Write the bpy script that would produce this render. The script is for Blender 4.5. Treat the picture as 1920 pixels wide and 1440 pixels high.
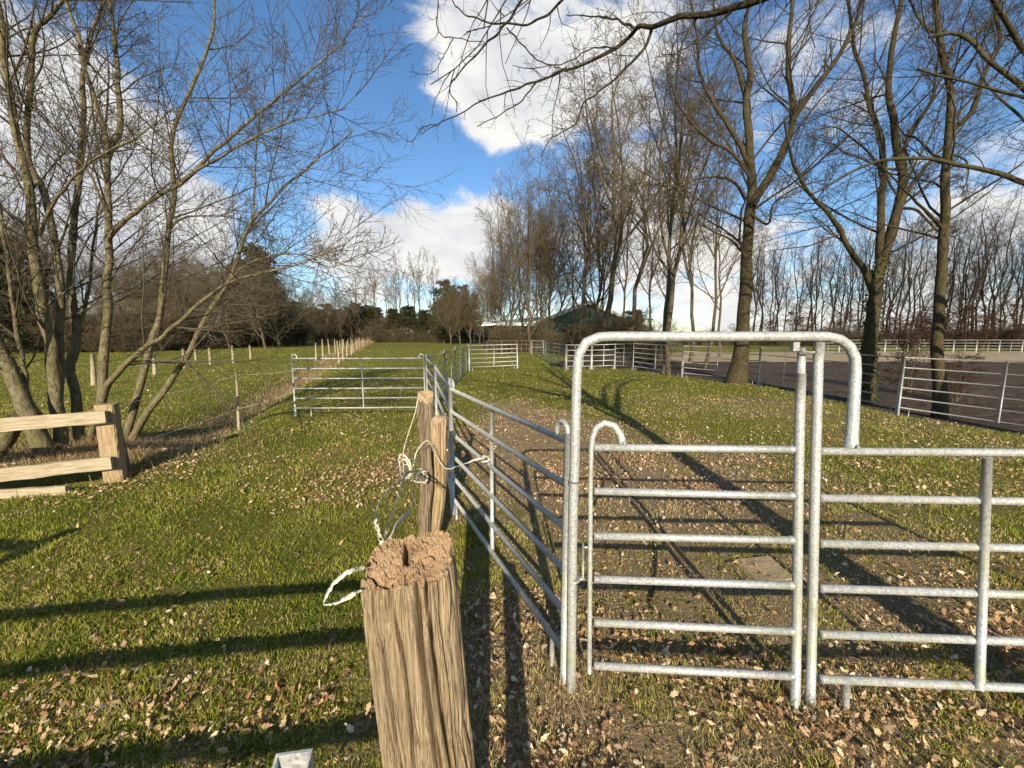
import bpy, math, random
import numpy as np

# ------------------------------------------------------------------ camera, sky, sun, exposure
for o in list(bpy.data.objects):
    bpy.data.objects.remove(o)
SC = bpy.context.scene
COL = SC.collection
H, FPX, PITCH = 2.0, 740.0, math.radians(7.0)
CP, SP = math.cos(PITCH), math.sin(PITCH)
cam = bpy.data.cameras.new('camera')
cam.sensor_width = 36.0
cam.lens = 36.0 * FPX / 1920.0
cam.clip_start, cam.clip_end = 0.05, 3000.0
camo = bpy.data.objects.new('camera', cam)
COL.objects.link(camo)
camo.location = (0, 0, H)
camo.rotation_euler = (math.radians(90) - PITCH, 0, 0)
SC.camera = camo


def ray(x, y):
    u, v = (x - 960) / FPX, (720 - y) / FPX
    return np.array([u, CP + v * SP, -SP + v * CP])


def px(x, y, d):
    """point at distance d in front (world Y) that stands at that place of the photograph"""
    r = ray(x, y)
    return np.array([0, 0, H]) + r * (d / r[1])


def gp(x, y, z=0.0):
    r = ray(x, y)
    return np.array([0, 0, H]) + r * ((z - H) / r[2])


SUN_EL, SUN_AZ = math.radians(23.0), math.radians(180.0 - 2.0)   # azimuth from +Y, clockwise
world = bpy.data.worlds.new('World')
SC.world = world
world.use_nodes = True
wn, wl = world.node_tree.nodes, world.node_tree.links
wn.clear()
world.cycles.sampling_method = 'MANUAL'
world.cycles.sample_map_resolution = 512


def wnode(t, **kw):
    n = wn.new(t)
    for k, v in kw.items():
        setattr(n, k, v)
    return n


def wmath(op, a, b=None, c=None):
    n = wnode('ShaderNodeMath', operation=op)
    for i, v in enumerate((a, b, c)):
        if v is None:
            continue
        if isinstance(v, (int, float)):
            n.inputs[i].default_value = v
        else:
            wl.new(v, n.inputs[i])
    return n.outputs[0]


sky = wnode('ShaderNodeTexSky', sky_type='NISHITA')
sky.sun_disc = False
sky.sun_elevation = SUN_EL
sky.sun_rotation = SUN_AZ
sky.air_density, sky.dust_density, sky.ozone_density = 1.0, 0.3, 3.0
hs = wnode('ShaderNodeHueSaturation')
hs.inputs['Saturation'].default_value = 1.13
hs.inputs['Value'].default_value = 1.0
wl.new(sky.outputs[0], hs.inputs['Color'])
bg_sky = wnode('ShaderNodeBackground')
bg_sky.inputs['Strength'].default_value = 0.102
wl.new(hs.outputs[0], bg_sky.inputs['Color'])
tc = wnode('ShaderNodeTexCoord')
sep = wnode('ShaderNodeSeparateXYZ')
wl.new(tc.outputs['Generated'], sep.inputs[0])
mp = wnode('ShaderNodeMapping')
mp.inputs['Scale'].default_value = (1.0, 1.0, 1.9)
mp.inputs['Location'].default_value = (3.1, 1.7, 0.4)
wl.new(tc.outputs['Generated'], mp.inputs[0])


def wnoise(scale, detail, rough, dist, vec):
    n = wnode('ShaderNodeTexNoise')
    n.inputs['Scale'].default_value = scale
    n.inputs['Detail'].default_value = detail
    n.inputs['Roughness'].default_value = rough
    n.inputs['Distortion'].default_value = dist
    wl.new(vec, n.inputs['Vector'])
    return n.outputs['Fac']


big = wnoise(3.0, 3.0, 0.5, 0.2, mp.outputs[0])
fine = wnoise(8.5, 7.0, 0.62, 0.5, mp.outputs[0])
cov = wmath('ADD', wmath('MULTIPLY', big, 0.30), wmath('MULTIPLY', fine, 0.90))
# cloud heaps and clear gaps: (x, y in the photograph, angular radius in degrees, weight)
for bx, by, rad, amt in ((740, 440, 10, .24), (850, 425, 8, .20), (630, 450, 6, .16), (930, 440, 7, .14), (50, 170, 10, .16), (190, 300, 8, .13), (270, 370, 10, .18), (150, 90, 6, -.12), (330, 250, 6, -.10), (60, 420, 16, .18), (330, 420, 9, .12),
                         (770, 40, 7, .09), (900, 60, 9, .07), (1040, 90, 12, .09), (970, 180, 8, .12), (880, 130, 7, .07), (1330, 450, 12, .20), (1150, 440, 10, .18), (1600, 510, 14, .20),
                         (1150, 210, 9, .10), (1530, 120, 7, .20), (1700, 90, 6, .14), (1430, 190, 5, .12), (1880, 300, 7, .14), (1900, 560, 14, .18), (905, 280, 4, .13), (665, 290, 4, .13), (620, 345, 4, .12), (1240, 100, 9, .08),
                         (600, 100, 12, -.20), (500, 40, 13, -.18), (630, 230, 9, -.12), (560, 330, 8, -.10), (1800, 200, 22, -.16), (1660, 300, 15, -.12), (760, 322, 6, -.26), (845, 325, 5, -.24), (690, 325, 4, -.12), (930, 318, 4, -.22), (1000, 330, 4, -.16), (470, 260, 10, -.12),
                         (800, 530, 6, -.12), (500, 470, 5, -.12), (1080, 330, 6, -.14), (1330, 290, 9, -.12)):
    r = ray(bx, by)
    r = r / np.linalg.norm(r)
    d = wnode('ShaderNodeVectorMath', operation='DOT_PRODUCT')
    wl.new(tc.outputs['Generated'], d.inputs[0])
    d.inputs[1].default_value = r
    mr = wnode('ShaderNodeMapRange', interpolation_type='SMOOTHERSTEP')
    mr.inputs['From Min'].default_value = math.cos(math.radians(rad * 1.35))
    mr.inputs['From Max'].default_value = 1.0
    wl.new(d.outputs['Value'], mr.inputs['Value'])
    cov = wmath('MULTIPLY_ADD', mr.outputs[0], amt, cov)
mask = wnode('ShaderNodeMapRange', interpolation_type='SMOOTHSTEP')
mask.inputs['From Min'].default_value = 0.595
mask.inputs['From Max'].default_value = 0.86
wl.new(cov, mask.inputs['Value'])
shade = wnoise(6.0, 4.0, 0.55, 0.3, mp.outputs[0])
sr = wnode('ShaderNodeMapRange')
sr.inputs['From Min'].default_value, sr.inputs['From Max'].default_value = 0.26, 0.60
wl.new(wmath('ADD', shade, wmath('MULTIPLY', wmath('SUBTRACT', cov, 0.74), -0.30)), sr.inputs['Value'])
ccol = wnode('ShaderNodeMix', data_type='RGBA')
ccol.inputs[6].default_value = (0.66, 0.69, 0.75, 1)
ccol.inputs[7].default_value = (1.0, 0.98, 0.93, 1)
wl.new(sr.outputs[0], ccol.inputs[0])
bg_cloud = wnode('ShaderNodeBackground')
bg_cloud.inputs['Strength'].default_value = 0.60
wl.new(ccol.outputs[2], bg_cloud.inputs['Color'])
mixs = wnode('ShaderNodeMixShader')
wl.new(mask.outputs[0], mixs.inputs[0])
wl.new(bg_sky.outputs[0], mixs.inputs[1])
wl.new(bg_cloud.outputs[0], mixs.inputs[2])
wo = wnode('ShaderNodeOutputWorld')
wl.new(mixs.outputs[0], wo.inputs['Surface'])

sun = bpy.data.lights.new('sun', 'SUN')
sun.energy = 5.0
sun.angle = math.radians(0.5)
sun.color = (1.0, 0.87, 0.66)
suno = bpy.data.objects.new('sun', sun)
COL.objects.link(suno)
suno.rotation_euler = (math.radians(90) - SUN_EL, 0, -(SUN_AZ - math.radians(180.0)))
vs = SC.view_settings
vs.view_transform, vs.look, vs.exposure, vs.gamma = 'Standard', 'None', 0.78, 1.0
vs.use_curve_mapping = False
SC.render.engine = 'CYCLES'
SC.cycles.max_bounces = 4
SC.cycles.diffuse_bounces = 2
SC.cycles.glossy_bounces = 2
SC.cycles.adaptive_threshold = 0.02
SC.cycles.transparent_max_bounces = 6
SC.cycles.use_denoising = True

RS = np.random.default_rng(11)
random.seed(5)


# ------------------------------------------------------------------ helpers
def hgrid(n, seed):
    return np.random.default_rng(seed).random((n, n))


_G = {}


def vnoise(x, y, seed=0):
    if seed not in _G:
        _G[seed] = hgrid(64, seed)
    g = _G[seed]
    x, y = np.asarray(x, float), np.asarray(y, float)
    xi, yi = np.floor(x).astype(int), np.floor(y).astype(int)
    fx, fy = x - xi, y - yi
    fx, fy = fx * fx * (3 - 2 * fx), fy * fy * (3 - 2 * fy)
    a, b = g[xi % 64, yi % 64], g[(xi + 1) % 64, yi % 64]
    c, d = g[xi % 64, (yi + 1) % 64], g[(xi + 1) % 64, (yi + 1) % 64]
    return (a * (1 - fx) + b * fx) * (1 - fy) + (c * (1 - fx) + d * fx) * fy


def fbm(x, y, seed=0, o=4):
    s, a, t = 0, 1, 0
    for i in range(o):
        s = s + a * vnoise(np.asarray(x) * 2 ** i, np.asarray(y) * 2 ** i, seed + i)
        t += a
        a *= .5
    return s / t


def mesh_np(name, V, F, smooth=True, attrs=None):
    V = np.ascontiguousarray(V, dtype=np.float32).reshape(-1, 3)
    F = np.ascontiguousarray(F, dtype=np.int32)
    k = F.shape[1]
    me = bpy.data.meshes.new(name)
    me.vertices.add(len(V))
    me.vertices.foreach_set('co', V.ravel())
    me.loops.add(F.size)
    me.loops.foreach_set('vertex_index', F.ravel())
    me.polygons.add(len(F))
    me.polygons.foreach_set('loop_start', np.arange(0, F.size, k, dtype=np.int32))
    me.polygons.foreach_set('loop_total', np.full(len(F), k, dtype=np.int32))
    me.polygons.foreach_set('use_smooth', np.full(len(F), smooth, dtype=bool))
    for an, av in (attrs or {}).items():
        a = me.attributes.new(an, 'FLOAT', 'POINT')
        a.data.foreach_set('value', np.ascontiguousarray(av, dtype=np.float32).ravel())
    me.update(calc_edges=True)
    return me


def link(name, me, parent=None, loc=None, mat=None):
    o = bpy.data.objects.new(name, me)
    COL.objects.link(o)
    if mat is not None and me is not None and not me.materials:
        me.materials.append(mat)
    if parent is not None:
        o.parent = parent
    if loc is not None:
        o.location = loc
    return o


def tag(o, label, cat, group=None, kind=None):
    if label:
        o['label'] = label
    if cat:
        o['category'] = cat
    if group:
        o['group'] = group
    if kind:
        o['kind'] = kind
    return o


def thing(name, loc, label, cat, group=None, rz=0):
    e = bpy.data.objects.new(name, None)
    COL.objects.link(e)
    e.empty_display_size = .2
    e.location = loc
    e.rotation_euler = (0, 0, rz)
    return tag(e, label, cat, group)


def resample(pts, n):
    pts = np.asarray(pts, float)
    if len(pts) == 2:
        t = np.linspace(0, 1, n)[:, None]
        return pts[0] * (1 - t) + pts[1] * t
    ext = np.vstack([2 * pts[0] - pts[1], pts, 2 * pts[-1] - pts[-2]])
    out = []
    for i in range(len(pts) - 1):
        p0, p1, p2, p3 = ext[i:i + 4]
        for t in np.linspace(0, 1, 12, endpoint=False):
            out.append(.5 * ((2 * p1) + (-p0 + p2) * t + (2 * p0 - 5 * p1 + 4 * p2 - p3) * t * t + (-p0 + 3 * p1 - 3 * p2 + p3) * t ** 3))
    out.append(pts[-1])
    out = np.array(out)
    s = np.concatenate([[0], np.cumsum(np.linalg.norm(np.diff(out, axis=0), axis=1))])
    q = np.linspace(0, s[-1], n)
    return np.stack([np.interp(q, s, out[:, k]) for k in range(3)], 1)


def norm(a):
    return a / np.maximum(np.linalg.norm(a, axis=-1, keepdims=True), 1e-9)


def tubes_np(P, R, k):
    """P (B,N,3), R (B,N): tapered tubes -> verts, quads"""
    B, N, _ = P.shape
    T = norm(np.gradient(P, axis=1))
    m = np.abs(T.mean(1))
    ref = np.zeros((B, 1, 3))
    ref[np.arange(B), 0, np.argmin(m, axis=1)] = 1
    U = norm(np.cross(T, ref))
    W = np.cross(T, U)
    a = np.arange(k) * 2 * math.pi / k
    V = P[:, :, None] + R[:, :, None, None] * (np.cos(a)[:, None] * U[:, :, None] + np.sin(a)[:, None] * W[:, :, None])
    base = (np.arange(B) * N * k)[:, None, None] + (np.arange(N - 1) * k)[None, :, None]
    j, j2 = np.arange(k)[None, None], (np.arange(k)[None, None] + 1) % k
    F = np.stack([base + j, base + j2, base + k + j2, base + k + j], -1).reshape(-1, 4)
    return V.reshape(-1, 3), F


def cat_vf(parts):
    Vs, Fs, n = [], [], 0
    for V, F in parts:
        Vs.append(V)
        Fs.append(F + n)
        n += len(V)
    return np.concatenate(Vs), np.concatenate(Fs)


class MB:
    """collects shapes for one mesh"""

    def __init__(s, org=(0, 0, 0)):
        s.v, s.f, s.sm, s.o = [], [], [], np.asarray(org, float)

    def add(s, V, F, smooth=False):
        n = len(s.v)
        s.v += [tuple(np.asarray(p, float) - s.o) for p in V]
        s.f += [tuple(i + n for i in f) for f in F]
        s.sm += [smooth] * len(F) if not isinstance(smooth, list) else smooth
        return s

    def tube(s, pts, r, k=12, caps=True, flat=1.0):
        P = np.asarray(pts, float)
        R = np.full(len(P), r) if np.isscalar(r) else np.asarray(r, float)
        V, F = tubes_np(P[None], R[None], k)
        F = [tuple(f) for f in F]
        sm = [True] * len(F)
        if caps:
            n = len(P)
            F.append(tuple(range(k)))
            F.append(tuple(range((n - 1) * k, n * k))[::-1])
            sm += [False, False]
        return s.add(V, F, sm)

    def box(s, c, size, ax=None, jit=0.0):
        c = np.asarray(c, float)
        X, Y, Z = (np.eye(3) if ax is None else np.asarray(ax, float))
        V = []
        for dz in (-.5, .5):
            for dx, dy in ((-.5, -.5), (.5, -.5), (.5, .5), (-.5, .5)):
                V.append(c + X * dx * size[0] + Y * dy * size[1] + Z * dz * size[2] + (RS.random(3) - .5) * jit)
        return s.add(V, [(0, 3, 2, 1), (4, 5, 6, 7), (0, 1, 5, 4), (1, 2, 6, 5), (2, 3, 7, 6), (3, 0, 4, 7)])

    def mesh(s, name):
        me = bpy.data.meshes.new(name)
        me.from_pydata(s.v, [], s.f)
        me.polygons.foreach_set('use_smooth', s.sm)
        me.update()
        return me

    def build(s, name, mat, parent=None, loc=None):
        return link(name, s.mesh(name), parent, loc, mat)


# ------------------------------------------------------------------ materials
def M(name):
    m = bpy.data.materials.new(name)
    m.use_nodes = True
    nt = m.node_tree
    b = nt.nodes['Principled BSDF']

    def N(t, ins=None, **kw):
        n = nt.nodes.new(t)
        for k, v in kw.items():
            setattr(n, k, v)
        for k, v in (ins or {}).items():
            if hasattr(v, 'is_linked') or hasattr(v, 'links'):
                nt.links.new(v, n.inputs[k])
            else:
                n.inputs[k].default_value = v
        return n

    def noise(vec, scale, detail=4, rough=.55, dist=0.):
        n = N('ShaderNodeTexNoise', {'Scale': scale, 'Detail': detail, 'Roughness': rough, 'Distortion': dist})
        if vec is not None:
            nt.links.new(vec, n.inputs['Vector'])
        return n.outputs['Fac']

    def ramp(fac, *stops):
        n = N('ShaderNodeValToRGB')
        e = n.color_ramp.elements
        while len(e) < len(stops):
            e.new(.5)
        for q, (p, c) in zip(e, stops):
            q.position = p
            q.color = tuple(c) + (1,) if len(c) == 3 else c
        nt.links.new(fac, n.inputs[0])
        return n.outputs[0]

    def mix(fac, a, b_, mode='MIX'):
        n = N('ShaderNodeMix', data_type='RGBA', blend_type=mode)
        for i, v in ((0, fac), (6, a), (7, b_)):
            if isinstance(v, (int, float)):
                n.inputs[i].default_value = v
            elif isinstance(v, tuple):
                n.inputs[i].default_value = v + (1,) if len(v) == 3 else v
            else:
                nt.links.new(v, n.inputs[i])
        return n.outputs[2]

    def mapr(v, a, b_, c=0., d=1.):
        return N('ShaderNodeMapRange', {0: v, 1: a, 2: b_, 3: c, 4: d}).outputs[0]

    def bump(h, strength, dist=.02, normal=None):
        n = N('ShaderNodeBump', {'Strength': strength, 'Distance': dist, 'Height': h})
        nt.links.new(n.outputs[0], b.inputs['Normal'])

    def setc(c, rough=.8, metal=0., spec=.3):
        if isinstance(c, tuple):
            b.inputs['Base Color'].default_value = c + (1,)
        else:
            nt.links.new(c, b.inputs['Base Color'])
        if isinstance(rough, (int, float)):
            b.inputs['Roughness'].default_value = rough
        else:
            nt.links.new(rough, b.inputs['Roughness'])
        b.inputs['Metallic'].default_value = metal
        b.inputs['Specular IOR Level'].default_value = spec

    class K:
        pass
    K.m, K.nt, K.b, K.N, K.noise, K.ramp, K.mix, K.mapr, K.bump, K.setc = m, nt, b, N, noise, ramp, mix, mapr, bump, setc
    K.noise, K.ramp, K.mix, K.mapr, K.bump, K.setc, K.N = map(staticmethod, (noise, ramp, mix, mapr, bump, setc, N))
    K.pos = N('ShaderNodeNewGeometry').outputs['Position']
    K.obj = N('ShaderNodeTexCoord').outputs['Object']

    def scaled(vec, s):
        return N('ShaderNodeMapping', {'Vector': vec, 'Scale': s}).outputs[0]
    K.scaled = staticmethod(scaled)

    def attr(n_):
        return N('ShaderNodeAttribute', attribute_name=n_).outputs['Fac']
    K.attr = staticmethod(attr)
    return K


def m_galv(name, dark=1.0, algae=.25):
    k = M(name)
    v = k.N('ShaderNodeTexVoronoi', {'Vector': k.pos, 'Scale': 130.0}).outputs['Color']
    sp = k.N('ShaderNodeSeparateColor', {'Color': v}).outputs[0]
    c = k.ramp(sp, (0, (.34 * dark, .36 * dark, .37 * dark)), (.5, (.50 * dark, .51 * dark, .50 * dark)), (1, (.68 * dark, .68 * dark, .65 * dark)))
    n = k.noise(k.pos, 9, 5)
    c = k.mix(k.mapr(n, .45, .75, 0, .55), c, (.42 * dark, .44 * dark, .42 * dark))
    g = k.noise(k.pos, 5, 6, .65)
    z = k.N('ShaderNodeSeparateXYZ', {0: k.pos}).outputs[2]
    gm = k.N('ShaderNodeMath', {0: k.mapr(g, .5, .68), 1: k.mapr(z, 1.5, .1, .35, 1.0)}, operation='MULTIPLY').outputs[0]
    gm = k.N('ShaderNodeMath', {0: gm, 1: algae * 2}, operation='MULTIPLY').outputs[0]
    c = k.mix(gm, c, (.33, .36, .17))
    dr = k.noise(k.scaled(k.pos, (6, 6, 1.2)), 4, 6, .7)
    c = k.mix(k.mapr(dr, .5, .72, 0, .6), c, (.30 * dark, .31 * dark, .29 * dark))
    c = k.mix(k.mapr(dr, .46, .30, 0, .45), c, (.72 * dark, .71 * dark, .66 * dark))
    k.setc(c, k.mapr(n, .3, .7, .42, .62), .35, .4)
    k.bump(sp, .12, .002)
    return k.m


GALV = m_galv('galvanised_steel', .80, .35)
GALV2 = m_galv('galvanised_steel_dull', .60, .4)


def m_bark(name, cols, scale=1.0, moss=.4, mosscol=(.10, .12, .03)):
    k = M(name)
    v = k.scaled(k.pos, (1, 1, .45))
    n = k.noise(v, 26 * scale, 6, .62, .4)
    n2 = k.noise(k.pos, 2.2, 4)
    c = k.ramp(n, (.25, cols[0]), (.5, cols[1]), (.78, cols[2]))
    c = k.mix(k.mapr(n2, .42, .7, 0, moss), c, mosscol)
    fl = k.noise(k.pos, 14 * scale, 3)
    c = k.mix(k.mapr(fl, .60, .72, 0, .5), c, cols[2])
    k.setc(c, .9, 0, .15)
    k.bump(n, 1.0, .03)
    return k.m


BARK_L = m_bark('bark_olive', ((0.040, 0.032, 0.019), (0.145, 0.119, 0.070), (0.264, 0.229, 0.150)), .8, .55, (.12, .12, .04))
BARK_R = m_bark('bark_brown', ((0.013, 0.010, 0.006), (0.052, 0.039, 0.021), (0.113, 0.086, 0.049)), .6, .6, (.052, .056, .017))
BARK_O = m_bark('bark_oak_dark', ((.010, .008, .006), (.036, .028, .018), (.085, .068, .045)), .9, .4, (.04, .042, .016))
BARK_F = m_bark('bark_far', ((.04, .032, .023), (.092, .072, .046), (.16, .13, .088)), .4, .35, (.05, .048, .02))
TWIG_L = m_bark('twig_olive', ((0.043, 0.033, 0.024), (0.085, 0.069, 0.049), (0.136, 0.115, 0.082)), .5, .2)
TWIG_R = m_bark('twig_brown', ((0.025, 0.020, 0.015), (0.051, 0.040, 0.029), (0.085, 0.068, 0.049)), .5, .2)
TWIG_F = m_bark('twig_far', ((.062, .047, .029), (.115, .088, .054), (.175, .138, .086)), .2, .2)
BARK_ROW = m_bark('bark_row', ((.014, .011, .009), (.034, .027, .021), (.060, .048, .037)), .4, .3, (.03, .03, .014))
TWIG_ROW = m_bark('twig_row', ((.024, .018, .015), (.046, .036, .029), (.075, .060, .047)), .2, .2)
BIRCH = m_bark('bark_birch', ((.05, .042, .034), (.12, .105, .085), (.22, .20, .17)), .5, .15)


def m_wood(name, cols, zs=.06, scale=60, knots=False, bump=.5, axis=2):
    k = M(name)
    s = [1, 1, 1]
    s[axis] = zs
    v = k.scaled(k.obj, tuple(s))
    n = k.noise(v, scale, 7, .62, .7)
    n2 = k.noise(k.scaled(k.obj, tuple(q * .3 if q == 1 else q for q in s)), scale * .35, 3)
    c = k.ramp(n, (.30, cols[0]), (.47, cols[1]), (.72, cols[2]))
    c = k.mix(k.mapr(n2, .35, .7, 0, .5), c, cols[1])
    st = k.noise(k.obj, 5, 5, .6)
    c = k.mix(k.mapr(st, .5, .75, 0, .45), c, cols[3])
    hl = k.noise(k.scaled(k.obj, tuple(q * 1. if q == 1 else q * .5 for q in s)), scale * 3.2, 3, .6)
    c = k.mix(k.mapr(hl, .36, .46, .7, 0), c, cols[0])
    k.setc(c, .88, 0, .15)
    k.bump(n, bump, .012)
    return k.m


WOOD_POST = m_wood('weathered_oak', ((.062, .042, .025), (.275, .205, .125), (.42, .335, .215), (.19, .16, .10)), .03, 110, bump=1.)
WOOD_SPLIT = m_wood('split_oak', ((0.054, 0.038, 0.025), (0.171, 0.131, 0.086), (0.297, 0.239, 0.162), (0.108, 0.095, 0.068)), .05, 60)
WOOD_CUT = m_wood('pale_cut_wood', ((0.143, 0.092, 0.050), (0.319, 0.235, 0.134), (0.420, 0.328, 0.202), (0.210, 0.160, 0.092)), .08, 50)
WOOD_RAIL = m_wood('pale_rail_wood', ((0.192, 0.144, 0.088), (0.368, 0.308, 0.208), (0.448, 0.388, 0.276), (0.240, 0.216, 0.136)), .05, 55, axis=0)
WOOD_STAKE = m_wood('stake_wood', ((0.172, 0.133, 0.078), (0.328, 0.273, 0.187), (0.429, 0.367, 0.257), (0.234, 0.195, 0.117)), .1, 40)
k = M('crumbling_end_grain')
n = k.noise(k.obj, 120, 6, .7, .6)
v = k.N('ShaderNodeTexVoronoi', {'Vector': k.obj, 'Scale': 70.0}, feature='F1').outputs['Distance']
c = k.ramp(n, (.28, (.10, .056, .030)), (.43, (.34, .215, .125)), (.62, (.52, .385, .24)))
c = k.mix(k.mapr(v, .0, .35, .0, .35), c, (.50, .33, .18))
k.setc(c, .95, 0, .1)
k.bump(n, 1.0, .012)
WOOD_END = k.m

k = M('white_fence_tape')
n = k.noise(k.pos, 60, 4)
k.setc(k.ramp(n, (.3, (.33, .30, .22)), (.6, (.60, .57, .47))), .6)
TAPE = k.m
k = M('wire_steel')
k.setc((.38, .37, .34), .5, .5)
WIRE = k.m

# ground: grass turf with litter and bare soil (attribute 'litter')
k = M('turf_ground')
n1 = k.noise(k.pos, .55, 5, .6)
n2 = k.noise(k.pos, 7, 5, .65)
n3 = k.noise(k.pos, 55, 4, .7)
green = k.ramp(n1, (.3, (.13, .15, .014)), (.5, (.19, .195, .02)), (.72, (.27, .24, .035)))
green = k.mix(k.mapr(n2, .4, .72, 0, .55), green, (.20, .185, .05))
green = k.mix(k.mapr(n3, .38, .62, .85, 0), green, (.045, .042, .013))  # dark soil specks, deepened to paint in the shade between blades
soil = k.ramp(n3, (.3, (.10, .07, .04)), (.5, (.25, .18, .105)), (.72, (.42, .33, .21)))
lt = k.attr('litter')
f = k.N('ShaderNodeMath', {0: lt, 1: k.mapr(n2, .3, .7, -.35, .35)}, operation='ADD').outputs[0]
c = k.mix(k.mapr(f, .25, .85), green, soil)
k.setc(c, .95, 0, .1)
hh = k.N('ShaderNodeMath', {0: n3, 1: n2}, operation='ADD').outputs[0]
k.bump(hh, .9, .05)
TURF = k.m

k = M('arena_sand')
n1 = k.noise(k.pos, .5, 5, .6)
n2 = k.noise(k.pos, 9, 6, .7)
c = k.ramp(n1, (.3, (.050, .036, .027)), (.6, (.085, .062, .045)))
c = k.mix(k.mapr(n2, .35, .7, 0, .55), c, (.036, .026, .02))
k.setc(c, .95, 0, .1)
hp = k.N('ShaderNodeTexVoronoi', {'Vector': k.pos, 'Scale': 3.4}).outputs['Distance']
rut = k.noise(k.scaled(k.pos, (.35, 2.2, 1)), 1.1, 4, .6)
c = k.mix(k.mapr(rut, .42, .62, 0, .6), c, (.125, .092, .066))
c = k.mix(k.mapr(hp, .12, .3, .4, 0), c, (.03, .022, .016))
k.setc(c, .95, 0, .1)
k.bump(k.N('ShaderNodeMath', {0: hp, 1: n2}, operation='ADD').outputs[0], 1.0, .12)
ARENA = k.m
k = M('pale_sand_verge')
n1 = k.noise(k.pos, .6, 5, .6)
k.setc(k.ramp(n1, (.3, (.20, .15, .085)), (.65, (.34, .27, .16))), .95)
k.bump(k.noise(k.pos, 6, 5), .6, .06)
VERGE = k.m
k = M('dark_soil')
n1 = k.noise(k.pos, 3, 6, .65)
k.setc(k.ramp(n1, (.3, (.012, .009, .007)), (.7, (.045, .032, .022))), .95)
k.bump(n1, .8, .1)
SOIL = k.m


def m_leafy(name, stops, trans=.35, attr='rnd', rough=.75, patch=True):
    k = M(name)
    a = k.attr(attr)
    c = k.ramp(a, *stops)
    if patch:
        n1 = k.noise(k.pos, .55, 5, .6)
        c = k.mix(k.mapr(n1, .35, .7, 0, .45), c, k.mix(.5, c, (.20, .19, .04)))
    k.setc(c, rough, 0, .2)
    tr = k.N('ShaderNodeBsdfTranslucent')
    k.nt.links.new(c, tr.inputs[0])
    ms = k.N('ShaderNodeMixShader', {0: trans})
    k.nt.links.new(k.b.outputs[0], ms.inputs[1])
    k.nt.links.new(tr.outputs[0], ms.inputs[2])
    k.nt.links.new(ms.outputs[0], k.nt.nodes['Material Output'].inputs[0])
    return k.m


GRASS = m_leafy('grass_blades', ((0, (.065, .105, .008)), (.28, (.145, .195, .013)), (.5, (.25, .275, .025)), (.70, (.34, .32, .06)), (.85, (.44, .36, .14)), (1, (.54, .44, .24))), .28)
DRY = m_leafy('dry_grass', ((0, (.15, .10, .045)), (.5, (.28, .20, .10)), (1, (.42, .33, .19))), .25, patch=False)
LEAF = m_leafy('fallen_leaf', ((0, (.09, .04, .018)), (.2, (.21, .10, .045)), (.45, (.36, .215, .11)), (.75, (.48, .345, .20)), (1, (.62, .52, .36))), .15, rough=.6, patch=False)
NEEDLE = m_leafy('conifer_needles', ((0, (.018, .022, .010)), (.6, (.040, .044, .018)), (1, (.075, .07, .03))), .15, patch=False)
IVY = m_leafy('ivy_leaf', ((0, (.014, .026, .008)), (.6, (.035, .055, .014)), (1, (.07, .085, .025))), .1, rough=.45, patch=False)
COPPER = m_leafy('copper_leaf', ((0, (.035, .014, .009)), (.5, (.075, .032, .019)), (1, (.13, .065, .036))), .25, patch=False)

# ------------------------------------------------------------------ ground
DITCH_A, DITCH_D = np.array([-6.1, 6.0]), np.array([-.33, 1.0]) / math.hypot(.33, 1)


def ditch_dist(x, y):
    return (x - DITCH_A[0]) * DITCH_D[1] - (y - DITCH_A[1]) * DITCH_D[0], (x - DITCH_A[0]) * DITCH_D[0] + (y - DITCH_A[1]) * DITCH_D[1]


FENCE = np.array([(10.6, 6.4), (9.65, 9.7), (9.5, 15.1), (7.9, 18.2), (6.7, 21.8), (6.05, 23.2)])   # arena side of the pen


def fence_x(y):
    return np.interp(y, FENCE[:, 1], FENCE[:, 0])


def g2(x, y, cx, cy, rx, ry):
    return np.exp(-((x - cx) / rx) ** 2 - ((y - cy) / ry) ** 2)


def inside_arena(x, y):
    return (x > fence_x(y) + .6) & (y > 5) & (y < 59)


def hz(x, y):
    x, y = np.asarray(x, float), np.asarray(y, float)
    dd, al = ditch_dist(x, y)
    h = .05 * (fbm(x * .9, y * .9, 3) - .5) + .10 * (fbm(x * .25 + 9, y * .25, 21) - .5)
    h = h - .42 * np.exp(-(dd / .75) ** 2) * np.clip((al - .3) / 2., 0, 1) * np.clip((160 - al) / 60, 0, 1)
    h = h + .16 * g2(x, y, 8.5, 14.6, 1.6, 3.2) + .12 * g2(x, y, 5.5, 11, 3, 2.5) + .14 * g2(x, y, 7.0, 21, 2.2, 3)
    h = h + .18 * g2(x, y, -7.0, 6.6, 1.1, .9) - .34 * np.exp(-((y - 5.42 - .42 * (x + 5.7)) / .26) ** 2) / (1 + np.exp((x + 5.85) * 9))
    e = np.clip((x - fence_x(y) - .12) / .75, 0, 1) * (y > 5)
    h = h * (1 - e) - .55 * e * np.clip((62 - y) / 3, 0, 1)
    near = np.clip((np.hypot(x, y) - 1) / 1.5, 0.25, 1)
    return h * near


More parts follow.
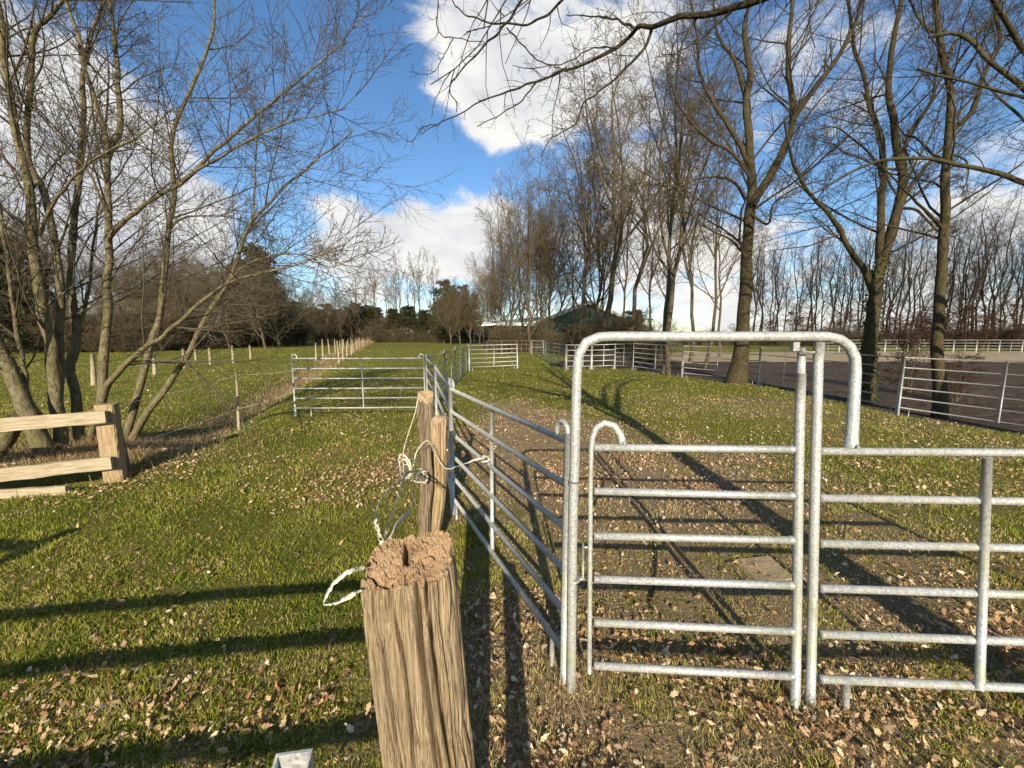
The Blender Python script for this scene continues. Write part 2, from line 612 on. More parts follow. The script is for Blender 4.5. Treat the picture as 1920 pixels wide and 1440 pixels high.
def litter(x, y):
    x, y = np.asarray(x, float), np.asarray(y, float)
    pen = 1 / (1 + np.exp(-(x - (-.33 * (y - 2.0) * .8 + .3)) * 3))
    pen = np.where(y < 2.0, 1 / (1 + np.exp(-(x + .1) * 3)), pen)
    l = .12 + .19 * pen * np.clip((15 - y) / 9, 0, 1)
    l = l + 1.0 * g2(x, y, .5, 7.9, 1.5, 1.9) + .66 * g2(x, y, 1.6, 4.9, 2.7, 2.3) + .45 * g2(x, y, .1, 10.8, .8, 2.4) + .06 * g2(x, y, 1.2, 1.3, 2.5, .7) + .35 * g2(x, y, 6.8, 10.4, 2.6, 2.2)
    l = l + .36 * g2(x, y, -.6, 1.5, 3.0, 1.0) + .2 * g2(x, y, 1.8, 1.5, 2.0, .6) + .5 * g2(x, y, .1, 1.9, .35, 1.2) + .12 * g2(x, y, -1.9, 5.6, 1.4, 1.0) + .35 * g2(x, y, 2.6, 2.6, 1.4, .5)
    dd, al = ditch_dist(x, y)
    l = l + .45 * np.exp(-((dd + .1) / .6) ** 2) * np.clip((al + .5) / 1.5, 0, 1) * np.clip((150 - al) / 50, 0, 1)
    l = l + .5 * g2(x, y, -7, 6.4, 1.6, 1.2)
    l = l + .5 * (fbm(x * .8, y * .8, 40) - .5) + .35 * (fbm(x * 3, y * 3, 50) - .5)
    return np.clip(l, 0, 1)


xs = np.concatenate([-np.geomspace(700, 16, 40), np.arange(-15, -6, .22), np.arange(-6, 6, .09), np.arange(6, 16, .2), np.geomspace(16.2, 700, 46)])
ys = np.concatenate([-np.geomspace(120, 3, 14), np.arange(-2, .8, .3), np.arange(.8, 9, .09), np.arange(9, 30, .25), np.geomspace(30.3, 1500, 70)])
X, Y = np.meshgrid(xs, ys)
Z = hz(X, Y)
nx = len(xs)
ii = (np.arange(len(ys) - 1)[:, None] * nx + np.arange(nx - 1)[None]).ravel()
F = np.stack([ii, ii + 1, ii + nx + 1, ii + nx], 1)
me = mesh_np('ground', np.stack([X, Y, Z], -1).reshape(-1, 3), F, True, {'litter': litter(X, Y).ravel()})
tag(link('ground', me, mat=TURF), 'grassy paddock ground strewn with fallen leaves', None, kind='structure')

# arena sheet
ya = np.concatenate([np.arange(3, 30, .5), np.arange(30, 60, 2)])
rows = []
for yy in ya:
    x0 = float(fence_x(yy)) + (.8 if yy < 22 else 2.2)
    rows.append(np.stack([np.linspace(0, 1, 30) ** 1.7 * (130 - x0) + x0, np.full(30, yy), np.zeros(30)], 1))
R_ = np.array(rows)
R_[..., 2] = -.50 + .05 * (fbm(R_[..., 0] * .8, R_[..., 1] * .8, 77) - .5)
ii = (np.arange(len(ya) - 1)[:, None] * 30 + np.arange(29)[None]).ravel()
F = np.stack([ii, ii + 1, ii + 31, ii + 30], 1)
tag(link('riding_arena', mesh_np('riding_arena', R_.reshape(-1, 3), F), mat=ARENA), 'dark brown sand of the riding arena beyond the rails', None, kind='structure')
xv = np.linspace(10, 130, 60)
yv = np.linspace(37, 58.5, 12)
Xv, Yv = np.meshgrid(xv, yv)
Yv = Yv + (1.5 * (fbm(Xv * .2, Yv * 0, 66) - .5)) * (Yv < 40)
Zv = -.455 + .03 * (fbm(Xv * .5, Yv * .5, 67) - .5)
ii = (np.arange(11)[:, None] * 60 + np.arange(59)[None]).ravel()
tag(link('sand_path', mesh_np('sand_path', np.stack([Xv, Yv, Zv], -1).reshape(-1, 3), np.stack([ii, ii + 1, ii + 61, ii + 60], 1)), mat=VERGE),
    'pale sandy strip along the far side of the arena', None, kind='structure')
# dark earth bank behind the panels at the end of the pen
xb, yb = np.meshgrid(np.linspace(2.6, 9.5, 40), np.linspace(24.2, 29, 20))
zb = 1.15 * g2(xb, yb, 6.0, 26.6, 2.6, 1.3) * (.75 + .5 * fbm(xb * .9, yb * .9, 90)) - .12
ii = (np.arange(19)[:, None] * 40 + np.arange(39)[None]).ravel()
tag(link('earth_bank', mesh_np('earth_bank', np.stack([xb, yb, zb], -1).reshape(-1, 3), np.stack([ii, ii + 1, ii + 41, ii + 40], 1)), mat=SOIL),
    'dark heap of earth behind the far panels', None, kind='structure')


# ------------------------------------------------------------------ trees
def grow(P, R, n, tr, lr, ar, rr, N, up, wig, rs, rmin=.003, tip=.3, maxr=9., fall=.6):
    B, Np, _ = P.shape
    L = np.linalg.norm(np.diff(P, axis=1), axis=2).sum(1)
    idx = np.repeat(np.arange(B), n)
    Q = len(idx)
    t = tr[0] + (tr[1] - tr[0]) * ((np.tile(np.arange(n), B) + rs.random(Q)) / n)
    f = t * (Np - 1.001)
    i = np.floor(f).astype(int)
    w = (f - i)[:, None]
    pos = P[idx, i] * (1 - w) + P[idx, i + 1] * w
    T = norm(P[idx, i + 1] - P[idx, i])
    rad = R[idx, i] * (1 - w[:, 0]) + R[idx, i + 1] * w[:, 0]
    perp = norm(np.cross(T, norm(rs.normal(size=(Q, 3)))))
    a = np.radians(ar[0] + (ar[1] - ar[0]) * rs.random(Q))[:, None]
    d = norm(np.cos(a) * T + np.sin(a) * perp)
    ln = L[idx] * (lr[0] + (lr[1] - lr[0]) * rs.random(Q)) * (1.0 + fall * .4 - fall * t)
    out = np.zeros((Q, N, 3))
    out[:, 0] = pos
    for s in range(1, N):
        d = norm(d + wig * rs.normal(size=(Q, 3)) + np.array([0, 0, up]))
        pos = pos + d * (ln / (N - 1))[:, None]
        out[:, s] = pos
    r0 = np.minimum(np.maximum(rad * (rr[0] + (rr[1] - rr[0]) * rs.random(Q)), rmin), maxr)
    r0 = np.minimum(r0, np.maximum(ln * .03, rmin))
    RR = r0[:, None] * np.linspace(1, tip, N)[None]
    return out, np.maximum(RR, rmin * .6)


def stem(pts, d, r0, r1, n=16, rs=RS, ground=True, wob=.012):
    """pts: places in the photograph, d: (near base distance, top distance); a real curve through space"""
    q = np.linspace(0, 1, len(pts))
    P = [px(p[0], p[1], d[0] + (d[1] - d[0]) * t) for p, t in zip(pts, q)]
    if ground:
        b = P[0].copy()
        dirn = (P[0] - P[1])
        k_ = max(b[2] + .15, .05) / max(-dirn[2], .05)
        b = b + dirn * min(k_, 2.0) * np.array([.6, .6, 0])
        b[2] = float(hz(b[0], b[1])) - .12
        if b[2] < P[0][2]:
            P = [b] + P
    P = resample(P, n)
    L = np.linalg.norm(P[-1] - P[0])
    P[1:] += rs.normal(size=(n - 1, 3)) * wob * L * .25
    R = np.linspace(1, 0, n) ** 1.15 * (r0 - r1) + r1
    return P, R


def tree_obj(name, base, stems, crown_levels, bark, twig, label, cat='tree', group=None, flare=0., sides=10, part='trunk', extra=None):
    t = thing(name, tuple(base), label, cat, group)
    base = np.asarray(base, float)
    for i, (P, R) in enumerate(stems):
        R = R.copy()
        if flare and i == 0:
            zz = P[:, 2] - P[0, 2]
            R = R * (1 + flare * np.exp(-zz / .45))
        N2 = 56
        P2 = resample(P, N2)
        sl = np.concatenate([[0], np.cumsum(np.linalg.norm(np.diff(P, axis=0), axis=1))])
        s2 = np.linspace(0, sl[-1], N2)
        R2 = np.interp(s2, sl, R)
        V, F = tubes_np((P2 - base)[None], R2[None], sides)
        ang = np.arange(sides) * 2 * math.pi / sides
        ca, sa = np.cos(ang)[None], np.sin(ang)[None]
        fr = .9 / max(R[0], .02)
        w_ = 1 + .30 * (fbm(ca * 1.3 + s2[:, None] * fr * .22 + i * 7, sa * 1.3 + s2[:, None] * .6, 400) - .5)
        rk = np.random.default_rng(i + 50)
        for _ in range(6):                      # knots and scars
            k0, ka = rk.random() * sl[-1], rk.random() * 6.28
            w_ = w_ + .28 * np.exp(-((s2[:, None] - k0) / (R[0] * 1.1)) ** 2) * np.exp(-(1 - np.cos(ang[None] - ka)) / .35)
        V = (V.reshape(N2, sides, 3) - (P2 - base)[:, None]) * w_[..., None] + (P2 - base)[:, None]
        V = V.reshape(-1, 3)
        link(part if i == 0 or part == 'stem' else 'limb', mesh_np('trunk', V, F), t, mat=bark)
    parts = [tubes_np(P - base, R, s) for P, R, s in crown_levels]
    V, F = cat_vf(parts)
    link('crown', mesh_np('crown', V, F), t, mat=twig)
    return t


def crown_of(stems, rs, l1, l2, l3, rmin=.003):
    P = np.array([p for p, r in stems])
    R = np.array([r for p, r in stems])
    A = grow(P, R, rs=rs, rmin=rmin * 2, **l1)
    B = grow(*A, rs=rs, rmin=rmin * 1.4, **l2)
    C = grow(*B, rs=rs, rmin=rmin, **l3)
    return [(A[0], A[1], 5), (B[0], B[1], 3), (C[0], C[1], 3)]


# ---- the many-stemmed tree beside the wooden rail
rs = np.random.default_rng(3)
LT = [
    ([(95, 862), (64, 796), (17, 693), (-25, 600), (-60, 470), (-80, 300)], (6.2, 5.4), .17, .05),
    ([(60, 780), (47, 702), (36, 643), (22, 560), (10, 467), (-10, 330)], (6.1, 5.6), .055, .02),
    ([(119, 866), (108, 782), (100, 699), (85, 602), (72, 540), (58, 389), (43, 303), (23, 218), (4, 97), (-12, -60)], (6.4, 6.0), .125, .045),
    ([(110, 866), (110, 690), (112, 590), (115, 545), (109, 498), (93, 389), (58, 311), (50, 240), (60, 187), (64, 70), (109, 12), (130, -70)], (6.55, 6.2), .10, .04),
    ([(146, 858), (142, 754), (133, 690), (142, 616), (128, 505), (144, 389), (155, 194), (167, 78), (194, 0), (215, -80)], (6.7, 6.9), .10, .035),
    ([(178, 842), (192, 740), (195, 700), (197, 643), (205, 545), (202, 428), (202, 330), (200, 284), (190, 233), (167, 155), (152, 89), (124, 0), (100, -90)], (6.9, 6.6), .105, .03),
    ([(200, 300), (212, 265), (225, 233), (218, 117), (206, 0), (200, -90)], (6.75, 7.1), .065, .025),
    ([(172, 815), (184, 765), (211, 710), (250, 668), (292, 640), (333, 607), (390, 552), (460, 520), (560, 495), (640, 460)], (6.7, 5.0), .075, .014),
    ([(236, 838), (278, 771), (319, 715), (353, 665), (369, 624), (394, 582), (424, 540), (447, 474), (470, 420), (517, 369), (606, 292), (665, 240)], (7.0, 6.2), .085, .014),
    ([(232, 830), (255, 749), (278, 671), (297, 602), (307, 550), (311, 467), (323, 389), (330, 350), (319, 292), (327, 230), (345, 200), (373, 136), (400, 51), (402, -40), (420, -100)], (7.0, 7.2), .085, .025),
    ([(328, 352), (350, 334), (381, 303), (478, 218), (583, 132), (638, 82), (690, 20)], (7.1, 6.6), .045, .010),
    ([(203, 450), (233, 416), (285, 375), (350, 334), (467, 262), (560, 226), (650, 204)], (6.75, 5.4), .048, .010),
    ([(74, 440), (97, 385), (148, 323), (194, 288), (250, 262), (330, 200)], (6.2, 5.4), .032, .010),
    ([(470, 420), (476, 380), (479, 310), (482, 255), (500, 150)], (6.35, 6.7), .024, .008),
    ([(424, 540), (450, 505), (505, 480), (560, 478), (620, 500), (690, 470)], (6.6, 5.6), .026, .007),
    ([(205, 420), (170, 330), (120, 270), (60, 200), (0, 165)], (6.8, 6.0), .03, .010),
    ([(312, 440), (340, 410), (400, 405), (450, 412), (520, 440)], (7.15, 7.9), .026, .008),
    ([(142, 616), (165, 560), (172, 480), (190, 380), (240, 300), (262, 240)], (6.75, 7.6), .035, .012),
]
stems = [stem(p, d, r0 * .76, r1 * .62, 22, rs, ground=(p[0][1] > 770), wob=.007) for p, d, r0, r1 in LT]
lv = crown_of(stems, rs, dict(n=20, tr=(.30, .99), lr=(.15, .40), ar=(28, 66), rr=(.28, .5), N=9, up=.015, wig=.06, maxr=.015),
              dict(n=9, tr=(.12, 1.), lr=(.28, .58), ar=(25, 60), rr=(.45, .65), N=7, up=.01, wig=.07, maxr=.0075),
              dict(n=5, tr=(.2, 1.), lr=(.30, .60), ar=(25, 60), rr=(.5, .75), N=5, up=.0, wig=.10, maxr=.0045), rmin=.0028)
tree_obj('alder_tree', (-7.0, 6.6, hz(-7., 6.6)), stems, lv, BARK_L, TWIG_L,
         'bare many-stemmed tree with olive bark behind the pale wooden rails', part='stem')

# ---- big tree on the bank inside the pen
rs = np.random.default_rng(5)
D1 = 15.6
T1 = [
    ([(1380, 716), (1386, 680), (1392, 640), (1396, 540), (1402, 480), (1407, 400), (1411, 370), (1407, 300), (1403, 230), (1400, 190), (1407, 130), (1395, 60), (1413, 0), (1418, -120)], (D1, D1 + .4), .275, .045),
    ([(1410, 385), (1424, 362), (1443, 333), (1477, 263), (1487, 217), (1482, 160), (1477, 117), (1487, 0), (1490, -110)], (D1, D1 - .6), .16, .035),
    ([(1486, 225), (1513, 183), (1557, 127), (1597, 60), (1620, -10), (1650, -90)], (D1 - .4, D1 - 1.6), .10, .035),
    ([(1405, 310), (1390, 275), (1370, 243), (1335, 185), (1312, 135), (1306, 60), (1290, -20)], (D1 + .2, D1 + 1.2), .10, .03),
    ([(1400, 320), (1370, 285), (1330, 262), (1300, 235), (1270, 190), (1250, 120)], (D1 + .2, D1 - 1.4), .07, .018),
    ([(1398, 375), (1380, 345), (1350, 332), (1310, 335), (1270, 350), (1230, 345)], (D1, D1 - 1.8), .06, .015),
    ([(1400, 200), (1380, 120), (1345, 60), (1335, -40)], (D1 + .3, D1 + 1.6), .08, .03),
    ([(1478, 265), (1485, 300), (1497, 327), (1530, 300), (1570, 250), (1610, 225)], (D1 - .3, D1 - 2.0), .05, .012),
    ([(1407, 400), (1440, 420), (1452, 380), (1500, 350), (1560, 335)], (D1, D1 - 1.8), .05, .014),
    ([(1398, 480), (1370, 450), (1330, 430), (1290, 400), (1250, 395)], (D1, D1 - 1.0), .045, .012),
]
stems = [stem(p, d, r0, r1, 18, rs, ground=(i == 0), wob=.006) for i, (p, d, r0, r1) in enumerate(T1)]
lv = crown_of(stems, rs, dict(n=19, tr=(.28, .99), lr=(.16, .38), ar=(28, 62), rr=(.25, .42), N=8, up=.07, wig=.10, maxr=.05),
              dict(n=9, tr=(.15, 1.), lr=(.28, .5), ar=(28, 60), rr=(.4, .6), N=6, up=.05, wig=.12, maxr=.018),
              dict(n=6, tr=(.2, 1.), lr=(.3, .6), ar=(28, 60), rr=(.5, .7), N=5, up=.03, wig=.13, maxr=.010), rmin=.0045)
b = stems[0][0][0].copy()
tree_obj('oak_tree', b, stems, lv, BARK_R, TWIG_R, 'tall bare tree with thick forked trunk and flared root on the grassy bank', flare=.65, sides=14)

# ---- forked ivy tree behind the arena rails
rs = np.random.default_rng(6)
D2 = 14.6
T2 = [
    ([(1624, 735), (1630, 660), (1640, 560), (1648, 520), (1660, 470), (1683, 400), (1690, 350), (1693, 317), (1680, 260), (1674, 210), (1667, 167), (1673, 83), (1690, 0), (1695, -110)], (D2, D2), .30, .05),
    ([(1640, 560), (1620, 505), (1597, 477), (1573, 427), (1540, 385), (1520, 363), (1497, 327), (1480, 277), (1470, 220)], (D2, D2 - 1.8), .14, .03),
    ([(1650, 505), (1652, 433), (1657, 333), (1653, 267), (1640, 220), (1630, 187), (1617, 133), (1600, 77), (1590, 0), (1570, -80)], (D2, D2 + 1.0), .15, .04),
    ([(1688, 385), (1710, 345), (1733, 317), (1760, 285), (1800, 245), (1830, 180)], (D2, D2 + 1.2), .10, .02),
    ([(1655, 345), (1640, 300), (1600, 262), (1565, 238), (1530, 245), (1490, 262)], (D2 + .7, D2 - 1.5), .05, .012),
    ([(1693, 300), (1705, 250), (1745, 190), (1757, 120), (1770, 30)], (D2, D2 - 1.), .07, .02),
    ([(1688, 390), (1720, 395), (1755, 430), (1790, 445)], (D2, D2 - 1.2), .06, .02),
]
stems = [stem(p, d, r0 * .86, r1 * .8, 18, rs, ground=(i == 0), wob=.006) for i, (p, d, r0, r1) in enumerate(T2)]
lv = crown_of(stems, rs, dict(n=19, tr=(.32, .99), lr=(.16, .38), ar=(30, 65), rr=(.25, .42), N=8, up=.05, wig=.11, maxr=.045),
              dict(n=9, tr=(.15, 1.), lr=(.28, .5), ar=(28, 62), rr=(.4, .6), N=6, up=.03, wig=.12, maxr=.016),
              dict(n=6, tr=(.2, 1.), lr=(.3, .6), ar=(28, 60), rr=(.5, .7), N=5, up=.02, wig=.13, maxr=.009), rmin=.004)
b = stems[0][0][0].copy()
t2 = tree_obj('forked_tree', b, stems, lv, BARK_R, TWIG_R, 'bare tree with dark ivy-clad trunk forking into three behind the arena rails', flare=.3, sides=12)


def leaf_quads(P, size, rs, nrm=None, flat=0.):
    """scatter of two-triangle leaves at P -> V, F(quads), rnd"""
    n = len(P)
    a = norm(rs.normal(size=(n, 3)))
    b_ = norm(np.cross(a, rs.normal(size=(n, 3))))
    s = size * (.6 + .8 * rs.random((n, 1)))
    fold = norm(np.cross(a, b_)) * s * .25
    V = np.stack([P - a * s, P + b_ * s * .55 + fold, P + a * s, P - b_ * s * .55 + fold], 1).reshape(-1, 3)
    F = np.arange(4 * n).reshape(n, 4)
    return V, F, np.repeat(rs.random(n), 4)


P, R = stems[0]
nI = 1100
tt = rs.random(nI) ** 1.3 * .36
f = tt * 17
i = f.astype(int)
c0 = P[i] + (P[i + 1] - P[i]) * (f - i)[:, None]
ang = rs.random(nI) * 2 * math.pi
off = np.stack([np.cos(ang), np.sin(ang), np.zeros(nI)], 1) * (R[i] * (1.0 + .45 * rs.random(nI)))[:, None]
V, F, A = leaf_quads(c0 + off - b, .05, rs)
link('ivy', mesh_np('ivy', V, F, False, {'rnd': A}), t2, mat=IVY)

# ---- slender tree further to the right
rs = np.random.default_rng(8)
D3 = 11.9
T3 = [
    ([(1764, 752), (1757, 680), (1760, 600), (1763, 560), (1767, 480), (1770, 420), (1772, 333), (1775, 267), (1780, 180), (1768, 110), (1762, 50), (1755, 0), (1750, -110)], (D3, D3), .185, .07),
    ([(1775, 275), (1790, 240), (1820, 213), (1835, 175), (1845, 140), (1862, 105), (1876, 70), (1866, 20), (1880, -60)], (D3, D3 - .9), .085, .025),
    ([(1768, 430), (1745, 405), (1715, 375), (1690, 350), (1664, 322), (1640, 300)], (D3, D3 - 1.5), .055, .015),
    ([(1775, 110), (1800, 70), (1840, 50), (1890, 10)], (D3, D3 + 1.4), .06, .02),
    ([(1766, 60), (1740, 55), (1715, 20), (1690, -40)], (D3, D3 + 1.), .05, .02),
    ([(1772, 300), (1750, 290), (1720, 260), (1690, 245), (1655, 170)], (D3, D3 + 1.8), .045, .012),
    ([(1774, 285), (1810, 300), (1815, 330), (1800, 370)], (D3, D3 - 1.0), .035, .01),
]
stems = [stem(p, d, r0 * .9, r1 * .75, 18, rs, ground=(i == 0), wob=.005) for i, (p, d, r0, r1) in enumerate(T3)]
lv = crown_of(stems, rs, dict(n=18, tr=(.40, .99), lr=(.16, .38), ar=(35, 70), rr=(.25, .4), N=8, up=.03, wig=.11, maxr=.035),
              dict(n=8, tr=(.15, 1.), lr=(.28, .5), ar=(28, 62), rr=(.4, .6), N=6, up=.02, wig=.12, maxr=.014),
              dict(n=6, tr=(.2, 1.), lr=(.3, .6), ar=(28, 60), rr=(.5, .7), N=5, up=.02, wig=.13, maxr=.008), rmin=.0036)
tree_obj('slender_tree', stems[0][0][0].copy(), stems, lv, BARK_R, TWIG_R, 'slender single-stemmed bare tree with mottled olive bark behind the arena rails', flare=.25, sides=12)

# ---- tree outside the picture at the right whose limbs reach in
rs = np.random.default_rng(9)
tb = np.array([13.2, 7.6, float(hz(13.2, 7.6))])
T4 = [(resample([tb - [0, 0, .2], tb + [0, 0, 2.5], tb + [.1, .1, 5], tb + [-.1, .1, 8], tb + [.2, 0, 13]], 18), np.linspace(.24, .05, 18))]
for pts, d, r0, r1, hb in (
        ([(1960, 352), (1920, 342), (1850, 320), (1770, 303), (1690, 296), (1620, 312), (1550, 350), (1520, 366)], (7.9, 7.0), .075, .016, 4.2),
        ([(1990, 240), (1920, 165), (1850, 110), (1822, 76), (1790, 62), (1740, 70)], (8.0, 8.6), .085, .03, 5.0),
        ([(1990, 160), (1920, 97), (1890, 42), (1862, 0), (1850, -50)], (7.8, 7.2), .08, .03, 5.6),
        ([(1960, 190), (1920, 182), (1840, 160), (1790, 150), (1720, 130)], (7.7, 6.2), .05, .012, 5.2),
        ([(1980, 300), (1920, 225), (1860, 170), (1830, 120)], (7.9, 9.0), .05, .015, 4.8)):
    P, R = stem(pts, d, r0, r1, 18, rs, ground=False, wob=.006)
    P = resample(np.vstack([tb + [0, 0, hb - .6], P[0] * .5 + (tb + [0, 0, hb]) * .5, P]), 18)
    T4.append((P, R))
lv = crown_of(T4, rs, dict(n=12, tr=(.35, .99), lr=(.12, .28), ar=(30, 70), rr=(.25, .4), N=8, up=.02, wig=.11, maxr=.03),
              dict(n=7, tr=(.15, 1.), lr=(.28, .5), ar=(28, 62), rr=(.4, .6), N=6, up=.02, wig=.12, maxr=.011),
              dict(n=5, tr=(.2, 1.), lr=(.3, .6), ar=(28, 60), rr=(.5, .7), N=5, up=.02, wig=.13, maxr=.006), rmin=.003)
tree_obj('limb_tree', tb, T4, lv, BARK_R, TWIG_R, 'bare tree whose long curved limbs reach in from the right edge', flare=.2, sides=12)

# ---- oak behind the camera with the bough overhead
rs = np.random.default_rng(10)
ob = np.array([3.05, -1.6, -.1])
OA = [(resample([ob, ob + [0, 0, 2.5], ob + [.05, 0, 5], ob + [-.1, -.2, 8], ob + [.1, -.3, 13]], 18), np.linspace(.17, .05, 18))]
BOUGH = [
    ([(1560, -60), (1420, 0), (1360, 15), (1280, 33), (1223, 50), (1193, 55), (1173, 80), (1113, 110), (1057, 130)], (2.6, 3.4), .025, .010, True),
    ([(1057, 130), (1027, 145), (907, 187), (853, 220), (820, 233), (790, 253)], (3.4, 3.7), .010, .003, False),
    ([(1062, 128), (1020, 148), (997, 163), (973, 193), (940, 213), (897, 237)], (3.4, 3.3), .009, .003, False),
    ([(1193, 55), (1153, 35), (1120, 31), (1060, 28)], (3.1, 3.4), .010, .003, False),
    ([(1223, 50), (1203, 97), (1147, 153), (1093, 197), (1077, 233), (1037, 260), (1013, 293)], (3.05, 3.0), .011, .003, False),
    ([(1050, 133), (1047, 167), (1037, 213), (1035, 257)], (3.35, 3.5), .005, .002, False),
    ([(1010, -60), (977, 0), (950, 43), (907, 87), (843, 160), (852, 185), (857, 210)], (3.3, 3.6), .012, .004, True),
    ([(1100, -50), (1053, 0), (1017, 33), (950, 48), (880, 30), (850, 0), (830, -40)], (3.1, 3.5), .010, .004, True),
    ([(950, 52), (985, 90), (1010, 113), (1057, 130)], (3.35, 3.4), .006, .004, False),
    ([(818, -60), (820, 0), (823, 60), (850, 72), (907, 80)], (3.7, 3.5), .006, .003, True),
    ([(850, 72), (832, 105), (810, 137), (767, 135)], (3.6, 3.5), .0045, .002, False),
    ([(820, 233), (790, 240), (770, 265), (730, 240)], (3.7, 3.8), .0045, .002, False),
    ([(1160, 90), (1110, 90), (1060, 118), (1000, 128), (960, 122)], (3.2, 3.0), .006, .002, False),
    ([(1380, 10), (1330, 60), (1290, 90), (1240, 105)], (2.8, 2.6), .010, .003, False),
    ([(1310, 30), (1290, 60), (1270, 110), (1282, 150)], (2.9, 2.9), .007, .002, False),
]
for pts, d, r0, r1, up_ in BOUGH:
    P, R = stem(pts, d, r0, r1, 18, rs, ground=False, wob=.02)
    OA.append((P, R))
# limbs that join the boughs to the trunk
for tgt, h0, r0, r1 in ((OA[1][0][0], 4.3, .085, .034), (OA[7][0][0], 5.2, .05, .013), (OA[8][0][0], 5.6, .05, .012), (OA[10][0][0], 6.0, .04, .008),
                        (np.array([-1.5, -2.0, 8.5]), 5.5, .10, .02), (np.array([6.5, -.5, 8.0]), 5.0, .10, .02), (np.array([3.5, 2.5, 10.]), 6.0, .08, .02),
                        (np.array([5.5, -4, 9.0]), 5.5, .09, .02), (np.array([.8, -4, 11.0]), 6.5, .08, .02)):
    p0 = ob + [0, 0, h0]
    mid = (p0 + tgt) / 2 + np.array([0, 0, .5])
    OA.append((resample([p0, mid, tgt], 18), np.linspace(r0, r1, 18)))
bo = OA[1:16]
A = grow(np.array([p for p, r in bo]), np.array([r for p, r in bo]), n=9, tr=(.1, 1.), lr=(.10, .30), ar=(35, 75), rr=(.4, .6), N=6, up=.0, wig=.2, rs=rs, rmin=.0022, maxr=.004)
Bb = grow(*A, n=3, tr=(.2, 1.), lr=(.3, .6), ar=(35, 75), rr=(.5, .8), N=5, up=0., wig=.22, rs=rs, rmin=.0016, maxr=.003)
bo2 = [OA[0]] + OA[16:]
C = grow(np.array([p for p, r in bo2]), np.array([r for p, r in bo2]), n=8, tr=(.4, 1.), lr=(.2, .4), ar=(30, 65), rr=(.3, .5), N=7, up=.04, wig=.12, rs=rs, rmin=.008)
keepv = [(A[0], A[1], 4), (Bb[0], Bb[1], 3), (C[0], C[1], 4)]
Dd = grow(*C, n=5, tr=(.2, 1.), lr=(.3, .5), ar=(30, 65), rr=(.4, .6), N=5, up=.03, wig=.14, rs=rs, rmin=.005)
keepv.append((Dd[0], Dd[1], 3))
tree_obj('overhanging_oak', ob, OA, keepv, BARK_O, TWIG_R, 'oak whose knotty bare bough hangs into the top of the picture', flare=.3, sides=8)


